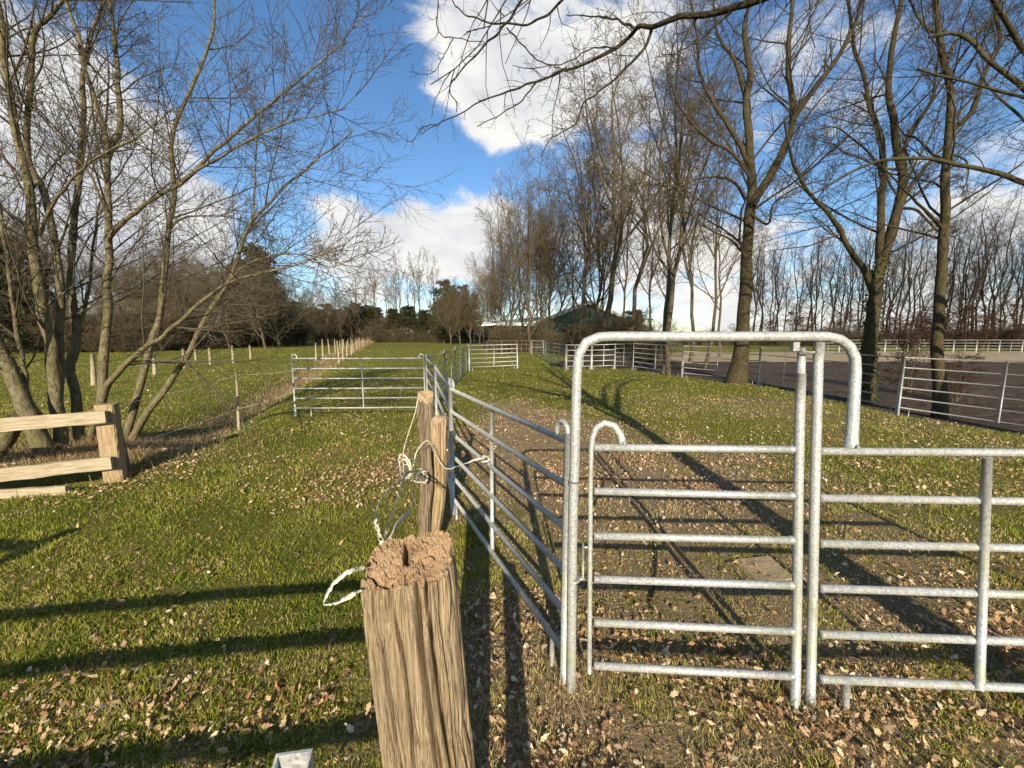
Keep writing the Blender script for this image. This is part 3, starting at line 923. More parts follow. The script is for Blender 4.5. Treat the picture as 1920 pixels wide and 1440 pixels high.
# ---- trees of the middle and far distance: a few kinds, copied one by one
def var_mesh(kind, seed):
    """a tree 1.0 x height, base at origin -> (trunk mesh, crown mesh, extra leaf mesh or None)"""
    rs = np.random.default_rng(seed)
    extra = None
    if kind == 'tall':      # forest tree, long clean trunk
        Ht = 18.
        P = np.zeros((1, 16, 3))
        P[0, :, 2] = np.linspace(-.2, Ht, 16)
        P[0, :, :2] = np.cumsum(rs.normal(size=(16, 2)) * .16, 0)
        R = (np.linspace(1, .06, 16) ** .9 * .165)[None]
        lim = grow(P, R, 5, (.30, .62), (.35, .6), (18, 38), (.5, .7), 14, .05, .07, rs, .02)
        st = (np.concatenate([np.array([resample(P[0], 14)]), lim[0]]), np.concatenate([np.array([np.interp(np.linspace(0, 1, 14), np.linspace(0, 1, 16), R[0])]), lim[1]]))
        A = grow(*st, 15, (.30, 1.), (.13, .32), (30, 66), (.25, .45), 6, .04, .12, rs, .014)
        B = grow(*A, 8, (.12, 1.), (.3, .58), (28, 62), (.4, .6), 5, .03, .14, rs, .011)
        C = grow(*B, 4, (.2, 1.), (.35, .6), (28, 60), (.5, .7), 4, .03, .14, rs, .009)
    elif kind == 'row':     # slim tree of the arena row, side branches from low down
        Ht = 18.
        P = np.zeros((1, 16, 3))
        P[0, :, 2] = np.linspace(-.2, Ht, 16)
        P[0, :, :2] = np.cumsum(rs.normal(size=(16, 2)) * .20, 0) + np.linspace(0, 1, 16)[:, None] * rs.normal(size=2) * .8
        R = (np.linspace(1, .06, 16) ** .9 * .15)[None]
        lim = grow(P, R, 4, (.22, .7), (.25, .5), (20, 42), (.45, .65), 14, .05, .08, rs, .02)
        st = (np.concatenate([np.array([resample(P[0], 14)]), lim[0]]), np.concatenate([np.array([np.interp(np.linspace(0, 1, 14), np.linspace(0, 1, 16), R[0])]), lim[1]]))
        A = grow(*st, 14, (.14, 1.), (.10, .26), (32, 70), (.25, .45), 6, .03, .13, rs, .012)
        B = grow(*A, 6, (.12, 1.), (.3, .6), (28, 62), (.4, .6), 5, .02, .15, rs, .009)
        C = grow(*B, 3, (.2, 1.), (.35, .6), (28, 60), (.5, .7), 4, .02, .15, rs, .008)
    elif kind == 'broad':   # bushy, branching low, fan of limbs
        Ht = 17.
        P = np.zeros((1, 14, 3))
        P[0, :, 2] = np.linspace(-.2, Ht * .95, 14)
        P[0, :, :2] = np.cumsum(rs.normal(size=(14, 2)) * .2, 0)
        R = (np.linspace(1, .05, 14) * .22)[None]
        lim = grow(P, R, 12, (.10, .6), (.5, .8), (18, 48), (.4, .6), 14, .07, .08, rs, .02)
        st = (np.concatenate([P, lim[0]]), np.concatenate([R, lim[1]]))
        A = grow(*st, 14, (.18, 1.), (.16, .36), (28, 62), (.25, .45), 6, .05, .12, rs, .016)
        B = grow(*A, 7, (.12, 1.), (.3, .58), (28, 62), (.4, .6), 5, .04, .14, rs, .014)
        C = grow(*B, 4, (.2, 1.), (.35, .6), (28, 60), (.5, .7), 4, .03, .14, rs, .012)
    elif kind == 'birch':
        Ht = 24.
        P = np.zeros((1, 14, 3))
        P[0, :, 2] = np.linspace(-.2, Ht, 14)
        P[0, :, :2] = np.cumsum(rs.normal(size=(14, 2)) * .14, 0)
        R = (np.linspace(1, .05, 14) * .24)[None]
        lim = grow(P, R, 7, (.42, .9), (.22, .42), (16, 34), (.5, .7), 14, .05, .06, rs, .02)
        st = (np.concatenate([P, lim[0]]), np.concatenate([R, lim[1]]))
        A = grow(*st, 12, (.45, 1.), (.10, .22), (25, 50), (.25, .45), 6, .07, .10, rs, .018)
        B = grow(*A, 6, (.15, 1.), (.3, .6), (25, 50), (.4, .6), 5, .04, .12, rs, .015)
        C = grow(*B, 4, (.2, 1.), (.4, .6), (25, 50), (.5, .7), 4, .03, .12, rs, .012)
    elif kind == 'shrub':   # brown thicket, several stems from the ground
        Ht = 6.
        P = np.zeros((12, 10, 3))
        an = rs.random(12) * 6.28
        lean = .1 + .5 * rs.random(12)
        z = np.linspace(0, 1, 10)
        for q in range(12):
            L_ = Ht * (.55 + .45 * rs.random())
            P[q, :, 0] = math.cos(an[q]) * (.3 + lean[q] * z ** 1.3 * L_ * .6)
            P[q, :, 1] = math.sin(an[q]) * (.3 + lean[q] * z ** 1.3 * L_ * .6)
            P[q, :, 2] = z * L_ - .1
        P[:, 1:, :] += rs.normal(size=(12, 9, 3)) * .07
        R = np.tile(np.linspace(.05, .012, 10), (12, 1))
        st = (P, R)
        A = grow(P, R, 15, (.02, 1.), (.22, .5), (30, 80), (.3, .5), 6, .04, .14, rs, .016)
        B = grow(*A, 8, (.12, 1.), (.3, .58), (30, 75), (.4, .6), 5, .02, .15, rs, .013)
        C = grow(*B, 3, (.2, 1.), (.35, .6), (30, 70), (.5, .7), 4, .02, .15, rs, .011)
    elif kind in ('conifer', 'pine'):
        Ht = 16.
        P = np.zeros((1, 14, 3))
        P[0, :, 2] = np.linspace(-.2, Ht, 14)
        P[0, :, :2] = np.cumsum(rs.normal(size=(14, 2)) * .05, 0)
        R = (np.linspace(1, .05, 14) * .24)[None]
        st = (P, R)
        lo = .06 if kind == 'conifer' else .4
        A = grow(P, R, 90, (lo, 1.), (.19, .27), (70, 100), (.2, .3), 6, .02, .06, rs, .02, fall=1.0)
        B = grow(*A, 8, (.15, 1.), (.3, .5), (35, 70), (.4, .6), 4, -.05, .1, rs, .012)
        C = grow(*B[:2], 1, (.3, 1.), (.3, .5), (30, 60), (.5, .7), 3, 0, .1, rs, .008)
        q = B[0].reshape(-1, 3)
        q = np.repeat(q, 5, 0) + rs.normal(size=(len(q) * 5, 3)) * .13
        V, F, Ar = leaf_quads(q, .17, rs)
        extra = ('needles', V, F, Ar, NEEDLE)
    elif kind == 'copper':  # young beech still holding its leaves
        Ht = 6.
        P = np.zeros((3, 12, 3))
        P[:, :, 2] = np.linspace(-.1, Ht, 12)
        P[:, :, :2] = np.cumsum(rs.normal(size=(3, 12, 2)) * .12, 1)
        R = np.tile(np.linspace(.06, .012, 12), (3, 1))
        st = (P, R)
        A = grow(P, R, 22, (.08, 1.), (.18, .36), (45, 85), (.3, .5), 6, .0, .1, rs, .012)
        B = grow(*A, 6, (.2, 1.), (.3, .5), (35, 65), (.4, .6), 5, .0, .12, rs, .008)
        C = grow(*B, 2, (.2, 1.), (.3, .5), (35, 65), (.5, .7), 4, .0, .12, rs, .006)
        q = B[0].reshape(-1, 3)
        q = np.repeat(q, 2, 0) + rs.normal(size=(len(q) * 2, 3)) * .07
        q = q[rs.random(len(q)) < .8]
        V, F, Ar = leaf_quads(q, .065, rs)
        extra = ('leaves', V, F, Ar, COPPER)
    V, F = tubes_np(st[0], st[1], 7)
    tm = mesh_np('trunk', V, F)
    tm.materials.append({'birch': BIRCH, 'row': BARK_ROW}.get(kind, BARK_F))
    V, F = cat_vf([tubes_np(A[0], A[1], 4), tubes_np(B[0], B[1], 3), tubes_np(C[0], C[1], 3)])
    cm = mesh_np('crown', V, F)
    cm.materials.append(TWIG_ROW if kind in ('row', 'copper') else TWIG_F)
    xm = None
    if extra:
        xm = mesh_np(extra[0], extra[1], extra[2], False, {'rnd': extra[3]})
        xm.materials.append(extra[4])
    return dict(h=Ht, trunk=tm, crown=cm, x=xm, xn=extra[0] if extra else None)


VAR = {k_: [var_mesh(k_, s) for s in seeds] for k_, seeds in
       dict(tall=(21, 22, 23, 24), row=(81, 82, 83, 84, 85), broad=(31, 32, 33), birch=(41, 42), shrub=(51, 52, 53), conifer=(61, 62), pine=(63,), copper=(71, 72)).items()}
NTH = ['first', 'second', 'third', 'fourth', 'fifth', 'sixth', 'seventh', 'eighth', 'ninth', 'tenth', 'eleventh', 'twelfth', 'thirteenth', 'fourteenth',
       'fifteenth', 'sixteenth', 'seventeenth', 'eighteenth', 'nineteenth', 'twentieth'] + ['%d%s' % (q, {1: 'st', 2: 'nd', 3: 'rd'}.get(q % 10, 'th')) for q in range(21, 99)]


def plant(kind, vi, x, y, h, name, label, cat='tree', group=None, sxy=1., rz=None, trunk_mat=None):
    v = VAR[kind][vi % len(VAR[kind])]
    t = thing(name, (x, y, float(hz(x, y)) - .05), label, cat, group, rz=random.random() * 6.28 if rz is None else rz)
    s = h / v['h']
    t.scale = (s * sxy, s * sxy, s)
    link('trunk' if kind != 'shrub' else 'stem', v['trunk'], t)
    link('crown', v['crown'], t)
    if v['x']:
        link(v['xn'], v['x'], t)
    return t


def atpx(x, d):
    return (x - 960) / FPX * (d * CP + H * SP)


# named single trees of the middle distance: px x, distance, height, kind, variant, name, label
MID = [
    (1230, 21.5, 17.5, 'tall', 0, .9, 'slim_tree', 'slim pale-trunked tree on the pen bank, left of the pair'),
    (1266, 20.8, 18.5, 'tall', 1, .9, 'slim_tree', 'slim trunk leaning at the end of the arena rails, right of the pair'),
    (1152, 34, 25, 'tall', 2, 1.25, 'tall_tree', 'tallest dark forked tree beside the green barn'),
    (1088, 40, 22, 'tall', 3, 1.2, 'tall_tree', 'tall upright tree in front of the green barn wall'),
    (1120, 45, 21, 'broad', 0, .9, 'broad_tree', 'wide-crowned tree between the two tall trees at the barn'),
    (1190, 33, 21, 'tall', 1, 1.1, 'tall_tree', 'bare upright tree just right of the tallest forked tree'),
    (1320, 30, 17, 'tall', 2, .9, 'tall_tree', 'thin tree behind the arena rails left of the big flared trunk'),
    (1298, 36, 20, 'tall', 3, 1.0, 'tall_tree', 'straight thin tree behind the slim pair'),
    (990, 46, 19.5, 'broad', 1, .8, 'broad_tree', 'bushy fan-shaped tree above the grey lean-to roof'),
    (1012, 50, 18, 'broad', 2, .7, 'broad_tree', 'bushy tree just right of the fan-shaped tree by the lean-to'),
    (955, 50, 17, 'broad', 0, .75, 'broad_tree', 'low-branched bushy tree left of the fan-shaped tree'),
    (928, 58, 13, 'broad', 1, .8, 'broad_tree', 'smaller olive bushy tree at the left end of the lean-to'),
    (1045, 58, 18, 'tall', 0, 1.0, 'tall_tree', 'bare tree rising behind the barn gable'),
    (1210, 48, 19, 'tall', 2, 1.0, 'tall_tree', 'bare tree behind the dark earth heap'),
    (1255, 55, 20, 'tall', 3, 1.0, 'tall_tree', 'distant bare tree seen between the slim pair'),
    (1350, 46, 18, 'tall', 1, 1.0, 'tall_tree', 'thin tree beyond the arena close left of the flared trunk'),
]
for x_, d_, h_, k_, vi, sx, nm, lb in MID:
    plant(k_, vi, atpx(x_, d_), d_, h_, nm, lb, sxy=sx)
for q, (x_, d_, h_, k_) in enumerate(((975, 55, 17, 'broad'), (1000, 58, 19, 'tall'), (940, 60, 15, 'broad'), (1030, 52, 16, 'broad'), (915, 66, 13, 'broad'), (1065, 48, 19, 'tall'), (1170, 44, 20, 'tall'), (1135, 50, 20, 'tall'))):
    plant(k_, q + 1, atpx(x_, d_), d_, h_, 'backdrop_tree', 'bare tree in the second line behind the sheds, %s of eight' % NTH[q], group='second line of trees behind the sheds', sxy=.85)
for q, (x_, d_, h_) in enumerate(((1108, 40, 5.6), (1135, 36, 4.8), (1165, 33, 4.4), (1190, 38, 5.2), (960, 46, 3.9), (1000, 47, 4.2), (932, 48, 3.6), (1040, 44, 3.0), (1225, 36, 4.0))):
    plant('shrub', q, atpx(x_, d_), d_, h_, 'bare_shrub', ['brown shrub left of the tallest forked tree', 'brown shrub at the foot of the tallest forked tree', 'brown shrub above the far white panels',
          'large brown shrub right of the barn', 'brown thicket below the lean-to roof', 'brown thicket in front of the open shed', 'brown shrub at the left end of the shed', 'low shrub in front of the green barn wall',
          'brown shrub behind the dark earth heap'][q], 'shrub', 'shrubs by the barn', 1.3)
plant('conifer', 0, atpx(1182, 40), 40, 5.0, 'yew_bush', 'dark green conifer bush right of the barn', 'bush', None, 1.6)

rs = np.random.default_rng(78)
for q in range(24):
    xp = 395 + q * 22 + rs.normal() * 4
    d_ = 96 + min(max(xp - 450, 0) * .12, 22) + 4 * rs.random()
    plant('shrub', q, atpx(xp, d_), d_, 3.4 + 2.2 * rs.random(), 'edge_shrub', 'brown shrub along the far end of the field, %s from the left' % NTH[q], 'shrub', 'shrubs along the far end of the field', 1.5)
for q in range(26):
    xp = 1190 + q * 30 + rs.normal() * 6
    d_ = 84 - q * .85 + 3 * rs.random()
    plant('shrub', q + 1, atpx(xp, d_), d_, 2.6 + 1.6 * rs.random(), 'hedge_shrub', 'low brown shrub of the hedge beyond the arena, %s from the left' % NTH[q], 'shrub', 'hedge beyond the arena', 2.0)
for q in range(16):
    xp = 250 + q * 21 + rs.normal() * 6
    d_ = 58 + (q % 4) * 8 + 3 * rs.random()
    plant('broad', q, atpx(xp, d_), d_, 9.5 + 4.5 * rs.random(), 'thicket_tree', 'low brown tree of the thicket left of the field, %s from the left' % NTH[q], group='thicket left of the field', sxy=1.25)
# row beyond the arena
rs = np.random.default_rng(77)
NA = 66
for q in range(NA):
    u = q / (NA - 1)
    xp = 1985 - u * 590 + rs.normal() * 5
    d_ = 60 + u * 26 + (q % 3) * 3.2 + rs.random() * 2
    plant('row', q, atpx(xp, d_), d_, 18 + 7 * rs.random() + u * 3, 'arena_tree',
          'dark bare tree behind the far arena rail, %s from the right edge' % NTH[q], group='row of trees beyond the arena', sxy=.75 + .3 * rs.random())
for q in range(16):
    xp = 1940 - q * 33 + rs.normal() * 8
    d_ = 58.5 + q * 1.3 + rs.random() * 2
    plant('copper', q, atpx(xp, d_), d_, 4.0 + 3.0 * rs.random(), 'beech_sapling',
          'young beech with copper leaves under the arena trees, %s from the right edge' % NTH[q], 'sapling', 'copper beech saplings behind the arena', 1.3)
plant('copper', 1, atpx(1705, 17.5), 17.5, 3.3, 'beech_sapling', 'copper-leaved sapling between the ivy trunk and the slender tree', 'sapling', None, 1.0)
plant('copper', 0, atpx(1795, 15), 15, 1.8, 'beech_sapling', 'low copper-leaved shoots right of the slender tree foot', 'sapling', None, 1.3)
# centre: birches over a dark pine belt
for q in range(15):
    xp = 672 + q * 10.2 + rs.normal() * 3
    plant('birch', q, atpx(xp, 128 + 6 * rs.random()), 130 + rs.random() * 8, 21 + 6 * rs.random(), 'birch_tree',
          'slim birch above the dark pine belt, %s from the left' % NTH[q], group='birches at the end of the field', sxy=1.1)
for q in range(26):
    xp = 560 + q * 12 + rs.normal() * 3
    plant(('pine', 'broad', 'pine', 'shrub', 'conifer')[q % 5], q, atpx(xp, 122), 121 + 7 * rs.random(), (9.0 if q < 22 else 11) + 3 * rs.random(), 'belt_tree',
          'dark tree of the belt across the end of the field, %s from the left' % NTH[q], group='dark belt at the end of the field', sxy=(1.5, 1.2, 1.6, 1.2, 1.5)[q % 5])
for q, (x_, h_) in enumerate(((832, 16), (846, 14.5), (864, 15), (884, 13))):
    plant('conifer', q, atpx(x_, 105), 105 + q, h_, 'spruce_tree', 'dark spruce at the right end of the field, %s from the left' % NTH[q], group='spruces by the field', sxy=1.0)
for q, (x_, h_) in enumerate(((845, 12), (862, 13), (880, 13), (898, 12), (912, 13))):
    plant('broad', q, atpx(x_, 88), 88 + q, h_, 'field_tree', 'brown twiggy tree in front of the spruces, %s from the left' % NTH[q], group='brown trees by the spruces', sxy=1.0)
# left woods
q = 0
for x_, d_, h_, k_, sx in ((540, 92, 17, 'broad', .9), (566, 100, 15, 'tall', 1.2), (590, 104, 15, 'birch', 1.), (612, 106, 16, 'tall', 1.3), (640, 112, 15, 'broad', .8), (660, 116, 14, 'tall', 1.2),
                           (488, 72, 17.5, 'conifer', .95), (508, 76, 17, 'conifer', .9), (470, 80, 16, 'pine', 1.2), (525, 84, 14, 'broad', .9), (450, 70, 15, 'broad', .8), (420, 66, 13, 'tall', 1.3), (395, 72, 15, 'broad', .8),
                           (365, 66, 14, 'tall', 1.2), (330, 64, 15, 'broad', .8), (300, 70, 16, 'broad', .8), (265, 62, 14, 'tall', 1.2), (235, 66, 16, 'broad', .8), (200, 60, 13, 'broad', .8),
                           (165, 62, 16, 'tall', 1.2), (130, 58, 15, 'broad', .8), (95, 62, 17, 'broad', .8), (60, 56, 15, 'conifer', .9), (30, 55, 17, 'broad', .9), (0, 53, 18, 'broad', .9), (-40, 52, 18, 'broad', .9), (15, 44, 12, 'conifer', .9)):
    plant(k_, q, atpx(x_, d_), d_, h_, 'wood_tree', {'broad': 'wide bare tree', 'tall': 'upright bare tree', 'birch': 'pale birch', 'conifer': 'dark evergreen', 'pine': 'dark pine'}[k_]
          + ' in the left wood, %s counted from the field end' % NTH[q], group='wood along the left', sxy=sx)
    q += 1
for q in range(22):
    xp = -30 + q * 28 + rs.normal() * 6
    d_ = 46 + max(0, xp - 250) * .11 + rs.random() * 4
    plant('shrub', q, atpx(xp, d_), d_, 4.2 + 2.2 * rs.random(), 'hedge_shrub', 'brown shrub along the edge of the left wood, %s from the left edge' % NTH[q], 'shrub', 'shrubs at the edge of the left wood', 1.5)

# ------------------------------------------------------------------ barn, lean-to, trailer
k = M('green_cladding')
k.setc(k.mix(k.mapr(k.noise(k.pos, .8, 4), .3, .7), (.03, .115, .078), (.045, .15, .10)), .6)
GREEN = k.m
k = M('grey_roof_sheet')
k.setc(k.mix(k.mapr(k.noise(k.pos, 1.2, 5), .35, .7), (.42, .40, .37), (.26, .22, .19)), .7)
ROOF = k.m
k = M('white_board')
k.setc((.72, .71, .67), .6)
WHITE = k.m
k = M('dark_interior')
k.setc((.02, .018, .016), .9)
DARK = k.m
k = M('black_rubber')
k.setc((.02, .02, .02), .8)
RUBBER = k.m
k = M('window_glass_dark')
k.setc((.03, .035, .04), .1, 0, .6)
GLASS = k.m

bd = 57.0
bx0, bx1 = atpx(1020, bd), atpx(1180, bd)
eave, apex = 4.2, 6.6
bw = bx1 - bx0
xm_ = (bx0 + bx1) / 2
t = thing('green_barn', (bx0, bd, 0), 'green clad barn with white roof edge behind the tall bare trees', 'barn')
o0 = np.array([bx0, bd, 0])
mb = MB(o0)
Vw = [(bx0, bd, -.4), (bx1, bd, -.4), (bx1, bd, eave), (xm_, bd, apex), (bx0, bd, eave)]
Vb = [(p[0], bd + 22, p[2]) for p in Vw]
mb.add(Vw + Vb, [(0, 1, 2, 3, 4), (9, 8, 7, 6, 5), (0, 4, 9, 5), (1, 6, 7, 2), (0, 5, 6, 1)])
wall = mb.build('wall', GREEN, t)
for q in range(1, 15):
    xr = bx0 + bw * q / 15
    hh_ = eave + (apex - eave) * (1 - abs(xr - xm_) / (bw / 2)) - .25
    MB(o0).box((xr, bd - .03, hh_ / 2), (.09, .06, hh_)).build('batten', GREEN, wall)
for s_ in (0, 1):
    xa, xb_ = (bx0 - .5, xm_) if s_ == 0 else (bx1 + .5, xm_)
    za = eave - .5 * (apex - eave) / (bw / 2) + .05
    v_ = [(xa, bd - .6, za), (xb_, bd - .6, apex + .05), (xb_, bd + 22.5, apex + .05), (xa, bd + 22.5, za)]
    v_ += [(p[0], p[1], p[2] + .14) for p in v_]
    MB(o0).add(v_, [(3, 2, 1, 0), (4, 5, 6, 7), (0, 1, 5, 4), (1, 2, 6, 5), (2, 3, 7, 6), (3, 0, 4, 7)]).build('roof', ROOF, t)
    v_ = [(xa, bd - .70, za - .30), (xb_, bd - .70, apex - .25), (xb_, bd - .70, apex + .26), (xa, bd - .70, za + .21)]
    v_ += [(p[0], p[1] + .08, p[2]) for p in v_]
    MB(o0).add(v_, [(0, 1, 2, 3), (7, 6, 5, 4), (0, 4, 5, 1), (1, 5, 6, 2), (2, 6, 7, 3), (3, 7, 4, 0)]).build('bargeboard', WHITE, t)
MB(o0).box((xm_ - 1.5, bd - .05, 1.7), (4.0, .1, 3.4)).build('door', DARK, t)
MB(o0).box((bx0 + 1.0, bd - .08, 2.0), (.12, .1, 4.0)).build('downpipe', WHITE, t)

ld = 56.0
lx0, lx1 = atpx(903, ld), bx0 - .15
t = thing('lean_to_shed', (lx0, ld, 0), 'open shed with pale sloping roof left of the green barn', 'shed')
o0 = np.array([lx0, ld, 0])
v_ = [(lx0, ld, 3.3), (lx1, ld, 4.15), (lx1, ld + 6, 4.75), (lx0, ld + 6, 3.9)]
v_ += [(p[0], p[1], p[2] + .16) for p in v_]
MB(o0).add(v_, [(3, 2, 1, 0), (4, 5, 6, 7), (0, 1, 5, 4), (1, 2, 6, 5), (2, 3, 7, 6), (3, 0, 4, 7)]).build('roof', WHITE, t)
for q in range(5):
    xr = lx0 + .3 + (lx1 - lx0 - .6) * q / 4
    MB(o0).box((xr, ld + .2, 1.6), (.16, .16, 3.35 + .17 * q)).build('post', DARK, t)
MB(o0).box(((lx0 + lx1) / 2, ld + 5.8, 1.6), (lx1 - lx0, .12, 3.8)).build('back_wall', DARK, t)
# ------------------------------------------------------------------ steel panels
RAILZ = [.20, .448, .696, .944, 1.192, 1.44]


def loop_pts(p0, ax, up, w, h):
    """an arch of tube from p0 (post top) to the rail, sideways by w"""
    a = np.linspace(0, math.pi, 11)
    return [p0 + ax * (w / 2 - w / 2 * math.cos(q)) + up * (h * math.sin(q)) for q in a]


def panel(A, B, label, h=1.44, rails=6, rr=.0185, pr=.0235, struts=(.5,), ends=(True, True), loops=(True, True), feet=(.06, .94), lean=(0, 0), mat=GALV, group='steel fence panels of the pen',
          z0=.20, name='steel_hurdle', k_=10, ends_h=.05):
    A, B = np.array(A, float), np.array(B, float)
    za, zb_ = float(hz(*A)), float(hz(*B))
    a3, b3 = np.array([A[0], A[1], za]), np.array([B[0], B[1], zb_])
    t = thing(name, tuple(a3), label, 'fence panel', group)
    up = norm(np.array([lean[0], lean[1], 1.0]))
    ax = norm(b3 - a3)
    nrm_ = norm(np.cross(ax, up))
    L = np.linalg.norm(b3 - a3)

    def pt(u, v):
        return a3 + ax * (u * L) + up * v
    zs = np.linspace(z0, h, rails)
    for z in zs:
        MB(a3).tube([pt(0, z) + ax * pr * .6, pt(.5, z) - up * .004, pt(1, z) - ax * pr * .6], rr, k_).build('rail', mat, t)
    for e, u, sg in ((ends[0], 0, 1), (ends[1], 1, -1)):
        if e:
            MB(a3).tube([pt(u, -.05), pt(u, h + ends_h)], pr, k_ + 2).build('post', mat, t)
    for u, e, sg in ((0, loops[0], 1), (1, loops[1], -1)):
        if e:
            p0 = pt(u, h + ends_h - .01)
            lp = loop_pts(p0, ax * sg, up, .12, .06)
            lp.append(pt(u, h + .0) + ax * sg * .12)
            MB(a3).tube(lp, [pr * .62] * (len(lp) - 1) + [pr * .8], 8).build('lifting_loop', mat, t)
    for u in struts:
        MB(a3).tube([pt(u, z0 - .02) + nrm_ * (rr * .9), pt(u, h + .02) + nrm_ * (rr * .9)], rr * .95, k_).build('strut', mat, t)
    for u in feet:
        MB(a3).tube([pt(u, -.04), pt(u, z0)], rr * .8, 8).build('foot', mat, t)
    return t


PA, PB = gp(1058, 1262)[:2], gp(845, 968)[:2]
PA = np.array([.302, 2.065])
PB = np.array([-.67, 4.28])
PC = np.array([-2.12, 9.75])
PM = (PB + PC) / 2 + [.03, 0]
PD = np.array([-2.5, 22.5])
panel(PA, PB, 'nearest steel panel running from the gate post towards the split wooden posts', struts=(.5,), loops=(True, True))
panel(PB + norm(PC - PB) * .06, PM, 'steel panel just beyond the split wooden posts', struts=(), loops=(True, False))
panel(PM + norm(PC - PB) * .06, PC, 'steel panel meeting the closed field panel at its far end', struts=(), loops=(False, True))
cl = (gp(556, 790)[:2])
panel((-5.42, 9.72), (-2.2, 9.86), 'six-rail steel panel standing across the grass left of the pen', struts=(.525,), loops=(True, True), feet=(.12,))
for q in range(4):
    a_ = PC + (PD - PC) * (q / 4) + norm(PD - PC) * .06
    b_ = PC + (PD - PC) * ((q + 1) / 4)
    panel(a_, b_, ['steel panel receding along the field, first beyond the crossing panel', 'steel panel receding along the field, second beyond the crossing panel',
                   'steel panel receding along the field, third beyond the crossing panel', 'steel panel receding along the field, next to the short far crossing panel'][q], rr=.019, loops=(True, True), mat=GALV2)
panel(PD + [.06, 0], (.32, 23.6), 'short steel panel standing square across the pen end, left of the opening', rr=.026, pr=.045, loops=(False, False))
panel((3.2, 23.1), (4.65, 23.15), 'white-looking panel right of the pen opening, left of two', rr=.026, pr=.03, loops=(False, False), struts=(.33, .66), rails=5)
panel((4.7, 23.15), (6.05, 23.2), 'white-looking panel right of the pen opening, right of two', rr=.026, pr=.03, loops=(False, False), struts=(.5,), rails=5)
for q in range(3):
    a_ = np.array([3.15 - .25 * q, 23.3 + 4.5 * q])
    panel(a_, a_ + [-.25, 4.4], ['steel panel of the passage behind the pen opening, nearest of three', 'steel panel of the passage behind the pen opening, middle of three',
                                  'steel panel of the passage behind the pen opening, farthest of three'][q], rr=.022, loops=(False, False), mat=GALV2)
fb = []
seg = [(FENCE[5], FENCE[4], 'beside the two white-looking panels'), (FENCE[4], FENCE[3] + [-.02, .05], 'behind the slim pair of trees'), (FENCE[3], FENCE[2] + [0, .05], 'left of the big flared trunk'),
       (FENCE[2], (FENCE[1] + FENCE[2]) / 2 + [.02, .04], 'just right of the big flared trunk'), ((FENCE[1] + FENCE[2]) / 2, FENCE[1] + [0, .05], 'in front of the ivy trunk'), (FENCE[1], FENCE[0], 'in front of the slender tree'),
       (FENCE[0], FENCE[0] + [.7, -3.0], 'at the right edge')]
for a_, b_, w in seg:
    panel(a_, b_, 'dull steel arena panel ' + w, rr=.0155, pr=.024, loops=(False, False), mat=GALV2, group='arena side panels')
# far arena rail
for q in range(11):
    x0 = 44 + q * 3.3
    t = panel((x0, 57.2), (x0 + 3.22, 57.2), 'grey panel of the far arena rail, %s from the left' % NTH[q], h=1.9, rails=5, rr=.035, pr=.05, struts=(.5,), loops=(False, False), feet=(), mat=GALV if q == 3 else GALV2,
              group='far arena rail', k_=6)
# far end of the field: stockade panels and a small arched gate
for q in range(4):
    x0 = -2.6 + q * 1.55
    panel((x0, 41 + .2 * q), (x0 + 1.5, 41.2 + .2 * q), 'brownish far panel in front of the thicket, %s from the left' % NTH[q], h=1.5, rails=4, rr=.02, pr=.04, struts=(.33, .66), loops=(False, False), feet=(), mat=WOOD_SPLIT, group='far panels by the thicket', k_=6)
t = thing('far_gate_frame', (2.1, 41.8, 0), 'small pale gate frame far off in the opening of the pen', 'gate')
o0 = np.array([2.1, 41.8, 0])
MB(o0).tube([(2.1, 41.8, -.05), (2.1, 41.8, 1.4), (2.14, 41.8, 1.46), (3.26, 41.8, 1.46), (3.3, 41.8, 1.4), (3.3, 41.8, -.05)], .035, 8).build('frame', GALV, t)
MB(o0).tube([(2.1, 41.8, .8), (3.3, 41.8, .8)], .025, 8).build('rail', GALV, t)

# ------------------------------------------------------------------ near gate: arch, gate leaf, right panel
GA = np.array([.345, 2.03, 0.])
GB = np.array([1.60, 1.915, 0.])
gax = norm(GB - GA)
gback = np.array([-gax[1], gax[0], 0]) * 1.0          # away from the camera
if gback[1] < 0:
    gback = -gback
LEAN = math.tan(math.radians(5.0))
gup = norm(np.array([0, 0, 1.]) + gback * LEAN)
gn = norm(np.cross(gax, gup))


def gplane(x, y, off=0.):
    """where the sight line through (x, y) meets the leaning gate plane"""
    n_ = np.cross(gax, gup)
    r = ray(x, y)
    o_ = np.array([0, 0, H])
    tt_ = np.dot(n_, GA - o_) / np.dot(n_, r)
    return o_ + r * tt_ - gback * off


# arch: left post upright, bar over, short drop onto the right panel
t = thing('gate_arch', tuple(GA), 'galvanised tube arch over the gateway, bent down at its right end', 'gate frame')
p0 = px(1070, 1292, 2.03)
top = [px(1071, 1300, 2.02), px(1074, 1000, 2.03), px(1078, 860, 2.035), px(1081, 720, 2.04), px(1084, 675, 2.04), px(1090, 654, 2.04), px(1103, 639, 2.04), px(1125, 632, 2.04), px(1150, 631, 2.05)]
end = [px(1540, 631, 2.09), px(1565, 633, 2.09), px(1586, 643, 2.09), px(1599, 660, 2.085), px(1604, 685, 2.08), px(1601, 750, 2.06), px(1597, 815, 2.04), px(1596, 838, 2.035)]
path = top + [px(1250, 631, 2.06), px(1400, 631, 2.075)] + end
path = np.array(path)
path[0, 2] = -.05
rad = np.full(len(path), .0255)
rad[-3:] = (.0255, .027, .031)
pth = resample(path, 60)
MB(GA).tube(pth, np.interp(np.linspace(0, 1, 60), np.linspace(0, 1, len(rad)), rad), 16).build('arch_tube', GALV, t)
